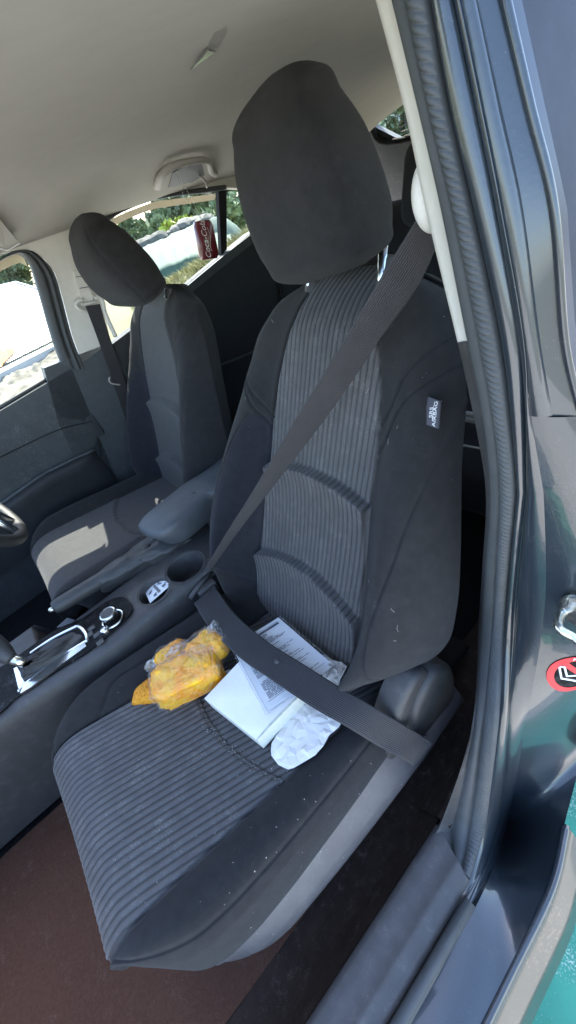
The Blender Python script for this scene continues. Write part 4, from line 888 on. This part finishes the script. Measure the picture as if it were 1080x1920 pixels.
# page direction: text lines run from fq[0]->fq[3]
gridobj('sleeve_film', g_(.0042, 0, 1, 0, 1), 'sleeve', fol); gridobj('printed_sheet', g_(.0025, .07, .97, .03, .93), 'paper', fol); gridobj('back_sheet', g_(.0010, .02, .93, .06, .97), 'paper', fol)
b = MB(); b.prism([fuv(.10, .085, .003), fuv(.90, .085, .003), fuv(.90, .115, .003), fuv(.10, .115, .003)], (0, 0, .0002))
rt_ = random.Random(3)
for k in range(44):
    v0 = .14 + k * .0168
    if k in (9, 10, 19, 28, 29, 30): continue
    u = .12 + (.04 if k % 7 == 3 else 0)
    end = rt_.uniform(.45, .86)
    while u < end:
        w = rt_.uniform(.03, .10); b.prism([fuv(u, v0, .003), fuv(min(u + w, .88), v0, .003), fuv(min(u + w, .88), v0 + .0065, .003), fuv(u, v0 + .0065, .003)], (0, 0, .0002)); u += w + .012
for (a0, c0, a1, c1) in ((.09, .07, .91, .074), (.09, .89, .91, .894)): b.prism([fuv(a0, c0, .003), fuv(a1, c0, .003), fuv(a1, c1, .003), fuv(a0, c1, .003)], (0, 0, .0002))
b.build('printed_lines', 'ink', fol, smooth=False)
b = MB(); b.tube([fuv(0, v, .0045) for v in np.linspace(0, 1, 20)], .0010, 5); b.tube([fuv(.035, v, .0045) for v in np.linspace(0, 1, 20)], .0007, 5); b.tube([fuv(u, 1, .0045) for u in np.linspace(0, 1, 20)], .0009, 5); b.tube([fuv(1, v, .0045) for v in np.linspace(0, 1, 20)], .0009, 5); b.build('sleeve_edge', 'film', fol)
# crumpled papers draped on the cushion
from mathutils.geometry import delaunay_2d_cdt
def crumple(name, pxs, z, m, parent, amp, n=90, seed=0):
    """a sheet folded into flat facets with sharp creases, laid over the cushion"""
    rg = random.Random(seed); pts = [HZ(*p, z) for p in pxs]; pl = resample(np.array(pts + [pts[0]]), 36)[:-1]; lo, hi = pl.min(0), pl.max(0)
    H = lambda x, y: max(topz(x, y, z - .006), z - .010) + .0015
    def inside(x, y):
        c = False
        for (x0, y0), (x1, y1) in zip(pl[:, :2], np.roll(pl[:, :2], -1, 0)):
            if (y0 > y) != (y1 > y) and x < (x1 - x0) * (y - y0) / (y1 - y0) + x0: c = not c
        return c
    P2 = [Vector((p[0], p[1])) for p in pl]; k = len(P2)
    while len(P2) < k + n:
        x, y = rg.uniform(lo[0], hi[0]), rg.uniform(lo[1], hi[1])
        if inside(x, y) and min((Vector((x, y)) - q).length for q in P2) > .0035: P2.append(Vector((x, y)))
        elif rg.random() < .004: break
    V2, _, F, *_ = delaunay_2d_cdt(P2, [], [list(range(k))], 1, 1e-6)
    V = [(v.x, v.y, H(v.x, v.y) + amp * (.5 + MN.noise(Vector((v.x * 45 + seed, v.y * 45, seed)))) + (rg.uniform(0, amp) if i >= k else rg.uniform(0, amp * .4))) for i, v in enumerate(V2)]
    bm = bmesh.new(); vs = [bm.verts.new(v) for v in V]; [bm.faces.new([vs[i] for i in f]) for f in F]
    bmesh.ops.subdivide_edges(bm, edges=bm.edges[:], cuts=2, use_grid_fill=True)
    for v in bm.verts: v.co.z += .0004 * MN.noise(v.co * 200)
    bm.verts.index_update(); V = [v.co.copy() for v in bm.verts]; F = [[q.index for q in f.verts] for f in bm.faces]; bm.free()
    return smooth_by_angle(obj(name, V, F, m, parent), 12)
tag(crumple('paper_tissue', [(568, 1310), (640, 1356), (613, 1378), (609, 1392), (592, 1412), (542, 1443), (520, 1432), (504, 1411), (508, 1388), (540, 1345)], .276, 'tissue', None, .0036, seed=2), 'crumpled white paper tissue on the outer side of the booklet', 'tissue')
tag(crumple('paper_pouch', [(585, 1228), (607, 1222), (622, 1236), (640, 1240), (660, 1256), (668, 1275), (661, 1303), (640, 1296), (610, 1278)], .285, 'tissue', None, .006, seed=9), 'folded white paper pouch tucked against the backrest behind the lap belt', 'paper pouch')
tag(crumple('paper_slip', [(334, 1304), (345, 1313), (385, 1298), (438, 1268), (428, 1250)], .272, 'paper', None, .001, n=6, seed=5), 'small white paper slip under the snack bag', 'paper')
# snack bag
def superell(mb, c, r, rot, e1=.45, e2=.45, nz_=.0, seed=0, n=56, m=40, fr=40):
    V = []; R = np.array(Matrix.Rotation(rot, 3, 'Z'))
    sp = lambda x, e: math.copysign(abs(x) ** e, x)
    for i in range(m + 1):
        ph = -math.pi / 2 + math.pi * i / m
        for j in range(n):
            th = 2 * math.pi * j / n; p = np.array([r[0] * sp(math.cos(ph), e1) * sp(math.cos(th), e2), r[1] * sp(math.cos(ph), e1) * sp(math.sin(th), e2), r[2] * sp(math.sin(ph), e1)])
            d = unit(p + 1e-9); k = MN.fractal(Vector(p * fr + np.array([seed, seed, 0])), .8, 2.0, 4); k2 = abs(MN.noise(Vector(p * fr * 2.2 + np.array([seed * 2., 3, 0]))))
            V.append(np.array(c) + R @ (p + d * (nz_ * k + nz_ * .8 * k2)))
    return mb.add(V, grid_faces(m + 1, n, True))
bag = thing('snack_bag', 'clear plastic bag packed with orange crackers on the seat cushion', 'snack bag', HZ(355, 1245, .285))
ang = math.atan2(*(HZ(432, 1250, .29) - HZ(305, 1310, .29))[[1, 0]])
c1_ = HZ(352, 1268, .302); c2_ = HZ(385, 1222, .304); 
b = MB(); superell(b, c1_, (.064, .036, .029), ang, e1=.36, e2=.36, nz_=.0048, seed=1, fr=55); superell(b, c2_ + np.array([0, .004, .002]), (.040, .032, .024), ang + .35, e1=.6, e2=.6, nz_=.0045, seed=4); superell(b, HZ(325, 1232, .300), (.034, .024, .020), ang + .2, e1=.6, e2=.6, nz_=.004, seed=8); b.build('snack_block', 'food', bag)
b = MB(); superell(b, c1_ + np.array([0, 0, .001]), (.0665, .0385, .0310), ang, e1=.38, e2=.38, nz_=.0062, seed=11, fr=75, n=72, m=54); superell(b, c2_ + np.array([0, .004, .003]), (.0435, .036, .027), ang + .35, e1=.6, e2=.6, nz_=.006, seed=14, fr=75, n=72, m=54); superell(b, HZ(325, 1232, .301), (.037, .027, .0225), ang + .2, e1=.6, e2=.6, nz_=.0055, seed=18, fr=75)
smooth_by_angle(b.build('plastic_wrap', 'film', bag), 12)
b = MB(); superell(b, HZ(288, 1243, .300), (.017, .008, .008), ang + .3, e1=.7, e2=.7, nz_=.006, seed=21, fr=120, n=30, m=20); superell(b, HZ(398, 1184, .318), (.020, .009, .010), ang + .9, e1=.7, e2=.7, nz_=.007, seed=24, fr=120, n=30, m=20); superell(b, HZ(422, 1195, .308), (.016, .010, .010), ang + .2, e1=.7, e2=.7, nz_=.007, seed=29, fr=120, n=30, m=20); superell(b, HZ(330, 1218, .318), (.022, .007, .007), ang + .3, e1=.7, e2=.7, nz_=.006, seed=33, fr=120, n=30, m=20)
MT['crinkle'] = glassmat('crinkled film', (.95, .96, .97), .22, .55); smooth_by_angle(b.build('wrap_end', 'crinkle', bag), 10)
wd = [HZ(*p, .285) for p in ((250, 1322), (256, 1300), (270, 1285), (298, 1268), (306, 1285), (309, 1308), (290, 1316))]
cw = sum(wd) / len(wd); lw = np.array(catmull(wd + [wd[0]], 6))[:-1]; rows = []
for r, h in ((1.0, -.018), (1.04, -.008), (1.02, .004), (.9, .012), (.6, .016), (.02, .018)):
    rows.append([tuple(cw + (p - cw) * r + np.array([0, 0, h + .0012 * MN.noise(Vector(p * 200))])) for p in lw])
MT['honeycomb'] = bumpvor(mat('honeycomb cracker', (.70, .24, .008), .65, .1, 40, 0, 100, col2=(.78, .33, .014)), 230, .004)
gridobj('snack_piece', np.array(rows), 'honeycomb', bag, close=True)
# crumbs, dust and lint
b = MB(); rc_ = random.Random(11)
def speck(p, n, s):
    t = unit(np.cross(n, (rc_.random(), .3, rc_.random()))); u_ = np.cross(n, t); k = [p + t * s * rc_.uniform(.6, 1.4), p + u_ * s, p - t * s * rc_.uniform(.5, 1.2), p - u_ * s * .8]; b.add(k + [p + np.array(n) * s * .9], [(0, 1, 4), (1, 2, 4), (2, 3, 4), (3, 0, 4)])
def scat(n, fn, smin, smax):
    for _ in range(n):
        px, py = fn(); p, nn_ = ray_on(CB_, px, py)
        if p is not None: speck(p, nn_, rc_.uniform(smin, smax))
def along(pl, w):
    pl = np.array(pl, float)
    def f():
        i = rc_.randrange(len(pl) - 1); t = rc_.random(); q = pl[i] * (1 - t) + pl[i + 1] * t; return q[0] + rc_.gauss(0, w), q[1] + rc_.gauss(0, w)
    return f
scat(50, along([(376, 1328), (392, 1362), (415, 1392), (450, 1420)], 5), .0003, .0010)
scat(40, along([(450, 1420), (490, 1445), (530, 1462)], 8), .0003, .0009)
scat(70, lambda: (rc_.uniform(120, 690), rc_.uniform(1180, 1760)), .0002, .0007)
scat(40, lambda: (rc_.uniform(420, 780), rc_.uniform(1400, 1800)), .0003, .0009)
scat(22, lambda: (rc_.uniform(390, 860), rc_.uniform(560, 1280)), .0002, .0006)
tag(b.build('crumbs', 'fuzz', None, smooth=False), 'pale crumbs and dust specks scattered over the passenger seat', 'crumbs', kind='stuff')
b = MB()
for _ in range(13):
    px, py = rc_.choice([(rc_.uniform(400, 860), rc_.uniform(520, 1260)), (rc_.uniform(690, 860), rc_.uniform(640, 1260))]); p, nn_ = ray_on(CB_, px, py, .0008)
    if p is None: continue
    a = unit(np.cross(nn_, (rc_.uniform(-1, 1), rc_.uniform(-1, 1), rc_.uniform(-1, 1)))); c = np.cross(nn_, a); L_ = rc_.uniform(.003, .010)
    b.tube([p, p + a * L_ * .5 + c * L_ * .12, p + a * L_ + c * L_ * rc_.uniform(-.1, .4)], .00016, 4)
tag(b.build('lint_hairs', 'fuzz', None), 'short pale hairs clinging to the passenger backrest', 'lint', kind='stuff')
# drink can shaped air freshener hanging from the grab handle
cc0, cc1 = HX(379, 415, -.55), HX(393, 486, -.55); rdir = HX(398, 412, -.55) - HX(360, 420, -.55); rad = np.linalg.norm(rdir) / 2 * .86
can = thing('hanging_can', 'small dark red drink can hanging on a string inside the rear window', 'hanging ornament', (cc0 + cc1) / 2)
ax = unit(cc0 - cc1); H_ = np.linalg.norm(cc0 - cc1)
b = MB(); b.lathe(cc1, ax, [(0, .001), (rad * .78, 0), (rad * .84, .003), (rad, .011), (rad, H_ - .012), (rad * .86, H_ - .003), (rad * .84, H_)], 40); b.build('can_body', 'canred', can)
b = MB(); b.lathe(cc1, ax, [(rad * .84, H_), (rad * .78, H_ - .002), (0, H_ - .002)], 32); b.build('can_lid', 'chrome', can)
# script lettering wrapped round the can
rad2 = rad + .0006; fdir = unit((CC - cc0) - ax * ((CC - cc0) @ ax)); sdir = np.cross(ax, fdir)
def canbend(x, y, z):
    a = -y / rad2; return cc1 + ax * (H_ * .5 + x) + (fdir * math.cos(a) + sdir * math.sin(a)) * (rad2 + z)
lt = text_mesh('can_lettering', 'Coca-Cola', 'white', rad * .70, cc0, ax, fdir, can, .0001, shear=.35, bend=canbend)
wv = MB(); pts = [canbend(t * H_ * .62 - H_ * .31, -rad * .42 + .1 * rad * math.sin(t * 7), .0002) for t in np.linspace(0, 1, 24)]; wv.tube(pts, .0007, 5); wv.build('can_swash', 'white', can)
s0 = roofhit(325, 312); b = MB(); b.tube([s0 + np.array([.01, 0, -.012]), HX(345, 372, -.55), cc0 + ax * .004], .0006, 5); b.tube([s0 + np.array([.01, .002, -.012]), HX(352, 360, -.55), cc0 + ax * .004], .0006, 5); b.build('string', 'fuzz', can)
# ================================================================== OUTSIDE
GZ = -.30
def far(px, py, d):
    v = CR.T @ np.array([(px - 540) / FPX, (py - 960) / FPX, 1.0]); return CC + v * d / math.hypot(v[0], v[1])
MT['ground'] = mat('dry grass ground', (.12, .10, .05), .95, .3, 1.5, .6, 20, col2=(.13, .15, .06))
MT['pave'] = dusty(mat('green painted concrete', (.045, .26, .175), .8, .15, 6, .4, 120), (.55, .62, .55), .8, 9, .62)
MT['road'] = mat('pale concrete road', (.50, .48, .44), .9, .08, 3, .3, 60)
MT['tin'] = mat('white roofing sheet', (.70, .69, .67), .6, .06, 2)
MT['rust'] = mat('rusty roofing sheet', (.50, .17, .05), .8, .3, 3, col2=(.62, .36, .16))
MT['curbm'] = mat('grey concrete kerb', (.36, .36, .36), .9, .1, 3)
MT['gravel'] = mat('rubble stones', (.15, .135, .10), .95, .5, 3, .8, 12)
MT['tarp'] = mat('pale green tarpaulin', (.034, .072, .047), .8, .08, 2, .3, 5)
MT['mesh'] = mat('grey green netting', (.06, .09, .07), .9, .3, 8)
MT['stone'] = mat('pale stone', (.10, .095, .08), .9, .2, 8)
MT['bark'] = mat('bark', (.10, .08, .06), .95, .3, 12)
MT['leaf'] = mat('dark leaf', (.10, .135, .07), .7, .3, 2)
MT['leaf2'] = mat('mid leaf', (.14, .18, .08), .7, .3, 2)
MT['leafy'] = mat('yellow green leaf', (.26, .30, .035), .7, .25, 2)
MT['grassm'] = mat('dry grass blade', (.22, .20, .075), .9, .3, 4)
MT['wall'] = mat('pale wall', (.62, .60, .55), .9, .05, 2)
MT['roofg'] = mat('grey roof', (.35, .36, .37), .8, .08, 2)
MT['vanw'] = mat('white van paint', (.65, .67, .70), .3, .03, 2, coat=.5)
MT['tyre'] = mat('tyre', (.02, .02, .02), .9)
MT['darkglass'] = mat('dark glass', (.03, .05, .07), .08, .05)
n = 60; X, Y = np.meshgrid(np.r_[-400, -150, np.linspace(-60, 40, 56), 120, 400], np.r_[-400, -150, np.linspace(-40, 60, 56), 150, 400])
Zt = GZ - .05 + .08 * np.sin(X * .35) * np.sin(Y * .41) * (np.hypot(X, Y) > 6)
tag(gridobj('ground', np.stack([X, Y, Zt], -1), 'ground'), kind='structure')
b = MB(); b.box((1.0, 0.1, GZ - .02), (.62, 3.0, .04)); tag(b.build('pavement', 'pave', None, smooth=False), kind='structure')
b = MB(); b.box((5.2, 1.0, GZ - .035), (8.8, 24, .04)); tag(b.build('bounce_yard', 'road', None, smooth=False), kind='structure')  # unseen pale slab, added to bounce neutral light into the cabin
b = MB(); b.box((-3.6, 0, GZ - .035), (5.4, 40, .05)); tag(b.build('road', 'road', None, smooth=False), kind='structure')
# low shed roof of white sheets with rust, its kerb and the rubble bank before it
shed = thing('low_shed', 'low shed roofed with bright white corrugated sheets and one rusty corner, beyond the driver\'s window', 'shed', far(50, 620, 11) * np.array([1, 1, 0]) + np.array([0, 0, GZ]))
r0, r1_, r2_ = far(-120, 565, 15), far(32, 531, 14), far(72, 543, 12.5)
e0, e2_ = far(-120, 745, 8.6), far(106, 634, 8.6)
def ruled(a0, a1, c0, c1, m, name, parent, nx=60, corr=.0):
    P = np.array([[(a0 + (a1 - a0) * u) * (1 - v) + (c0 + (c1 - c0) * u) * v + np.array([0, 0, corr * math.sin(u * 260)]) for u in np.linspace(0, 1, nx)] for v in np.linspace(0, 1, 6)])
    return gridobj(name, P, m, parent)
ruled(r0, r1_, e0, e0 * .30 + e2_ * .70, 'tin', 'roof_sheet', shed, 200, .012); ruled(r1_, r2_, e0 * .30 + e2_ * .70, e2_, 'tin', 'roof_sheet', shed, 80, .012)
up_ = np.array([0, 0, .03])
ruled(far(-60, 668, 8.7) + up_, far(8, 655, 9.0) + up_, far(-60, 715, 8.5) + up_, far(6, 690, 8.5) + up_, 'rust', 'rusty_sheet', shed, 60, .01); ruled(far(8, 655, 9.0) + up_, far(34, 659, 8.8) + up_, far(6, 690, 8.5) + up_, far(8, 686, 8.5) + up_, 'rust', 'rusty_sheet', shed, 30, .01)
b = MB(); b.tube([r0 + up_, r1_ + up_, r2_ + up_], .02, 8); b.build('roof_ridge', 'tin', shed)
b = MB(); b.prism([e0 * np.array([1, 1, 0]) + np.array([0, 0, GZ - .1]), e2_ * np.array([1, 1, 0]) + np.array([0, 0, GZ - .1]), e2_ - np.array([0, 0, .04]), e0 - np.array([0, 0, .04])], (-.12, 0, 0)); b.build('wall', 'wall', shed, smooth=False)
k0_, k1_ = far(-120, 752, 8.3), far(110, 637, 8.3); b = MB(); b.prism([k0_, k1_, k1_ + np.array([.25, 0, -.02]), k0_ + np.array([.25, 0, -.02])], (0, 0, -.5)); tag(b.build('kerb', 'curbm', None, smooth=False), 'grey concrete kerb in front of the white shed roof', 'kerb')
g0 = np.array([[far(px, py, d) for px, py in zip(np.linspace(-120, 126, 70), np.interp(np.linspace(-120, 126, 70), [-120, 126], yy))] for d, yy in zip(np.linspace(8.1, 6.0, 40), zip(np.linspace(758, 830, 40), np.linspace(640, 702, 40)))])
for i in range(g0.shape[0]):
    for j in range(g0.shape[1]):
        p = g0[i, j]; g0[i, j, 2] = max(GZ, p[2] * .55 + GZ * .45) + .05 + .10 * MN.noise(Vector(p * 2.5)) + .05 * MN.noise(Vector(p * 9))
tag(gridobj('rubble', g0, 'gravel', smooth=False), 'rubble and gravel bank below the white shed roof', 'rubble', kind='stuff')
# trees
def tree(name, label, top, base_px, wpx, d, leaves=1500, mats=('leaf', 'leaf2'), group='trees beyond the car', lean=0, seed=1, lowfrac=.25, leafs=.10):
    r = np.random.default_rng(seed); tp = far(*top, d); c = np.array([tp[0], tp[1], GZ]); H = tp[2] - GZ; rad = wpx / FPX * d * .5 * 1.25
    t = thing(name, label, 'tree', c, group)
    b = MB(); b.tube([c, c + np.array([.02, .03, H * .45]), c + np.array([lean * .3, .1 * rad, H * .85])], [max(.04, H * .022), max(.03, H * .016), .015], 8)
    ncl = 26; cl = []
    for k in range(ncl):
        hh = r.uniform(lowfrac, .95); prof = math.sin(min(1, max(.08, (1 - hh) / (1 - lowfrac) * .95 + .08)) * math.pi) ** .6; a = r.uniform(0, 2 * math.pi); q = math.sqrt(r.random()) * rad * prof
        cl.append((np.array([c[0] + q * math.cos(a), c[1] + q * math.sin(a), GZ + H * hh]), rad * r.uniform(.20, .38)))
        if k < 9: b.tube([c + np.array([0, 0, H * hh * .6]), cl[-1][0]], [H * .008, H * .003], 5)
    b.build('trunk', 'bark', t)
    V, F, I = [], [], []
    for k in range(leaves):
        cc_, cr_ = cl[r.integers(ncl)]; dd_ = r.normal(0, 1, 3); dd_ /= np.linalg.norm(dd_); p = cc_ + dd_ * cr_ * r.random() ** .5 * np.array([1, 1, .8])
        s = leafs * r.uniform(.6, 1.5) * d / 15; a = r.normal(0, 1, 3); a /= np.linalg.norm(a); e = np.cross(a, r.normal(0, 1, 3)); e /= np.linalg.norm(e); o = len(V)
        V += [p + a * s, p + e * s * .5, p - a * s, p - e * s * .5]; F.append((o, o + 1, o + 2, o + 3)); I.append(int(r.random() < .45))
    obj('crown', V, F, None, t, False, list(mats), I)
TR = [((14, 432), 75, 22, 'broad dark green tree seen through the driver\'s window', ('leaf', 'leaf2')), ((236, 405), 30, 18, 'slim grey green tree at the left of the rear side window', ('leaf', 'leaf2')),
      ((278, 413), 54, 20, 'small round green tree behind the tarpaulin, left of the yellow green bush', ('leaf2', 'leaf2')), ((304, 398), 56, 24, 'loose dark tree rising just behind the yellow green bush', ('leaf', 'leaf2')),
      ((350, 350), 112, 25, 'tall dense tree filling the middle of the rear side window', ('leaf', 'leaf2')), ((395, 346), 104, 27, 'tall dark tree at the right of the rear side window', ('leaf', 'leaf')),
      ((425, 372), 50, 20, 'low leafy tree near the window divider', ('leaf2', 'leaf2')), ((752, 150), 60, 17, 'big dark tree filling the rear window', ('leaf', 'leaf2')), ((702, 232), 34, 22, 'low yellow green tree at the corner of the rear window', ('leaf2', 'leafy')), ((730, 226), 26, 24, 'small pale green tree at the middle of the rear window', ('leaf2', 'leafy'))]
for k, (tp, w, d, lab, ms) in enumerate(TR): tree('tree', lab, tp, None, w, d, 4200 if w > 70 else 2200, ms, seed=k + 3, lowfrac=.12 if k < 7 else .2, leafs=.14)
tree('bush', 'bright yellow green bush behind the tarpaulin ridge', (324, 390), None, 52, 11.5, 2600, ('leafy', 'leafy'), group=None, seed=40, lowfrac=.05, leafs=.12)
# tarpaulin heap
ridge = [far(205, 492, 9.5), far(269, 464, 9.3), far(310, 446, 9.2), (far(358, 423, 9.2)), far(395, 420, 9.0), far(430, 425, 9.0)]
foot = [far(230, 545, 6.4), far(285, 515, 6.4), far(318, 500, 6.4), far(360, 484, 6.4), far(400, 476, 6.4), far(440, 470, 6.4)]
rg_, ft_ = rs(ridge, 40), rs(foot, 40); bk_ = rg_ + np.array([-2.5, 1.5, 0]); bk_[:, 2] = GZ; f0 = ft_.copy(); f0[:, 2] = GZ - .02
P = []
for v in np.linspace(0, 1, 16): P.append(ft_ * (1 - v) + rg_ * v + np.array([0, 0, .10 * math.sin(v * math.pi)]) + np.stack([np.zeros(40), np.zeros(40), [.03 * MN.noise(Vector((i * .5, v * 5, 1))) for i in range(40)]], 1))
tag(gridobj('tarpaulin_heap', np.array([f0] + P + [bk_]), 'tarp'), 'pale green tarpaulin stretched over a heap outside the rear side window', 'tarpaulin')
rr_ = random.Random(5)
for k in range(12):
    p = rg_[2 + k * 3] + np.array([0, 0, .02]); bm = bmesh.new(); bmesh.ops.create_icosphere(bm, subdivisions=2, radius=1); s = rr_.uniform(.08, .17)
    v = [(p[0] + q.co.x * s * 1.3 * (1 + .25 * MN.noise(q.co * 2 + Vector((k, 0, 0)))), p[1] + q.co.y * s * 1.4, p[2] + q.co.z * s * .8 * (1 + .3 * MN.noise(q.co * 1.7 + Vector((0, k, 0))))) for q in bm.verts]; f = [[q.index for q in t.verts] for t in bm.faces]; bm.free()
    tag(obj('stone', v, f, 'stone', smooth=False), 'pale stone holding down the ridge of the green tarpaulin', 'stone', 'stones along the tarpaulin ridge')
dm = far(415, 455, 7.6); bm = bmesh.new(); bmesh.ops.create_uvsphere(bm, u_segments=28, v_segments=16, radius=1)
dome_h = far(418, 400, 7.6)[2] - GZ; v = [(dm[0] + q.co.x * .55, dm[1] + q.co.y * .55, GZ + max(0, q.co.z) * dome_h) for q in bm.verts]; f = [[q.index for q in t.verts] for t in bm.faces]; bm.free()
tag(obj('netting_dome', v, f, 'mesh'), 'rounded grey green netting cover beside the green tarpaulin', 'cover')
# grassy bank the car stands beside: its lip hides the foot of the heap
bu = np.linspace(-.25, 1.2, 30); bank = []
for d, dz in ((4.2, None), (4.9, -.25), (5.5, 0.0), (6.2, .0)):
    bank.append([(lambda p: (p[0], p[1], GZ - .05 if dz is None else p[2] + dz + .03 * MN.noise(Vector((u * 9, d, 2)))))(far(290 + 190 * u, 548 - 105 * u, d if d < 6 else 5.9)) for u in bu])
tag(gridobj('bank', np.array(bank), 'ground'), kind='structure')
r = np.random.default_rng(4); V, F = [], []
for k in range(6500):
    u = r.uniform(-.2, 1.15); dq = r.uniform(5.2, 6.0); q = far(290 + 190 * u, 548 - 105 * u, min(dq, 5.9)); x, y = q[0], q[1]; zb = q[2] - .02 - .25 * max(0, 5.5 - dq) / .6; h = r.uniform(.03, .16) * (.6 + .6 * max(0, u)); a = r.uniform(0, 2 * math.pi); w = .008; lx, ly = r.normal(0, .08, 2); o = len(V)
    V += [(x - w * math.cos(a), y - w * math.sin(a), zb), (x + w * math.cos(a), y + w * math.sin(a), zb), (x + lx, y + ly, zb + h)]; F.append((o, o + 1, o + 2))
tag(obj('grass', V, F, 'grassm', smooth=False), 'dry yellow grass growing before the green tarpaulin', 'grass', kind='stuff')
# pale house in the rear window, parked van by the quarter window
hc = far(768, 245, 22); hb_ = thing('house', 'small pale house with grey roof in the rear window', 'house', (hc[0], hc[1], GZ))
hz = far(760, 228, 22)[2]; b = MB(); b.box((hc[0], hc[1], (hz + GZ) / 2), (3.6, 4.2, hz - GZ)); b.build('wall', 'wall', hb_, smooth=False)
b = MB(); b.prism([(hc[0] - 2.1, hc[1] - 2.4, hz), (hc[0] + 2.1, hc[1] - 2.4, hz), (hc[0], hc[1] - 2.4, hz + .9)], (0, 4.8, 0)); b.build('roof', 'roofg', hb_, smooth=False)
for dx in (-1.0, .8):
    b = MB(); b.box((hc[0] + dx, hc[1] - 2.12, hz - .9), (.7, .08, .8)); b.build('window', 'darkglass', hb_, smooth=False)
vc_ = far(478, 436, 32); vn = thing('parked_van', 'white van parked beyond the rear quarter window', 'van', (vc_[0], vc_[1], GZ))
b = MB(); b.prism([(vc_[0] + a, vc_[1] - .85, GZ + h) for a, h in ((-2.1, .35), (2.1, .35), (2.1, .95), (1.5, 1.05), (.9, 1.75), (-2.0, 1.85), (-2.1, 1.7))], (0, 1.7, 0)); b.build('body', 'vanw', vn, smooth=False)
b = MB()
b.prism([(vc_[0] + a, vc_[1] - .87, GZ + h) for a, h in ((-1.8, 1.1), (1.2, 1.1), (.8, 1.65), (-1.8, 1.7))], (0, 1.74, 0)); b.build('side_window', 'darkglass', vn, smooth=False)
for a in (-1.3, 1.3):
    for s in (-.8, .8):
        b = MB(); b.lathe((vc_[0] + a, vc_[1] + s - .1, GZ + .33), (0, 1, 0), [(0, 0), (.33, 0), (.33, .2), (0, .2)], 20); b.build('wheel', 'tyre', vn)

# ================================================================== LIGHT
SUN = np.array([-1.0, .80, 1.75]); SUN /= np.linalg.norm(SUN)
sl = bpy.data.lights.new('sun', 'SUN'); sl.energy = 2.8; sl.angle = math.radians(.53); sl.color = (1, .955, .87)
so = link(bpy.data.objects.new('sun', sl)); so.rotation_euler = Vector(SUN).to_track_quat('Z', 'Y').to_euler(); so.location = (-5, 4, 9)
w = bpy.data.worlds.new('World'); SC.world = w; w.use_nodes = True; t = w.node_tree; bg = t.nodes['Background']
sk = t.nodes.new('ShaderNodeTexSky'); sk.sky_type = 'NISHITA'; sk.sun_disc = False; sk.sun_elevation = math.asin(SUN[2]); sk.sun_rotation = math.atan2(SUN[0], SUN[1]); sk.altitude = 50; sk.air_density = 1.0; sk.dust_density = 1.6
t.links.new(sk.outputs[0], bg.inputs[0]); bg.inputs[1].default_value = .15
SC.view_settings.view_transform = 'Standard'; SC.view_settings.look = 'None'; SC.view_settings.gamma = 1; SC.view_settings.use_curve_mapping = False; SC.view_settings.exposure = EXPO
SC.cycles.max_bounces = 10; SC.cycles.diffuse_bounces = 6; SC.cycles.glossy_bounces = 5; SC.cycles.transparent_max_bounces = 16; SC.cycles.caustics_reflective = False; SC.cycles.caustics_refractive = False
SC.cycles.sample_clamp_indirect = 6
try: SC.cycles.use_denoising = True
except Exception: pass
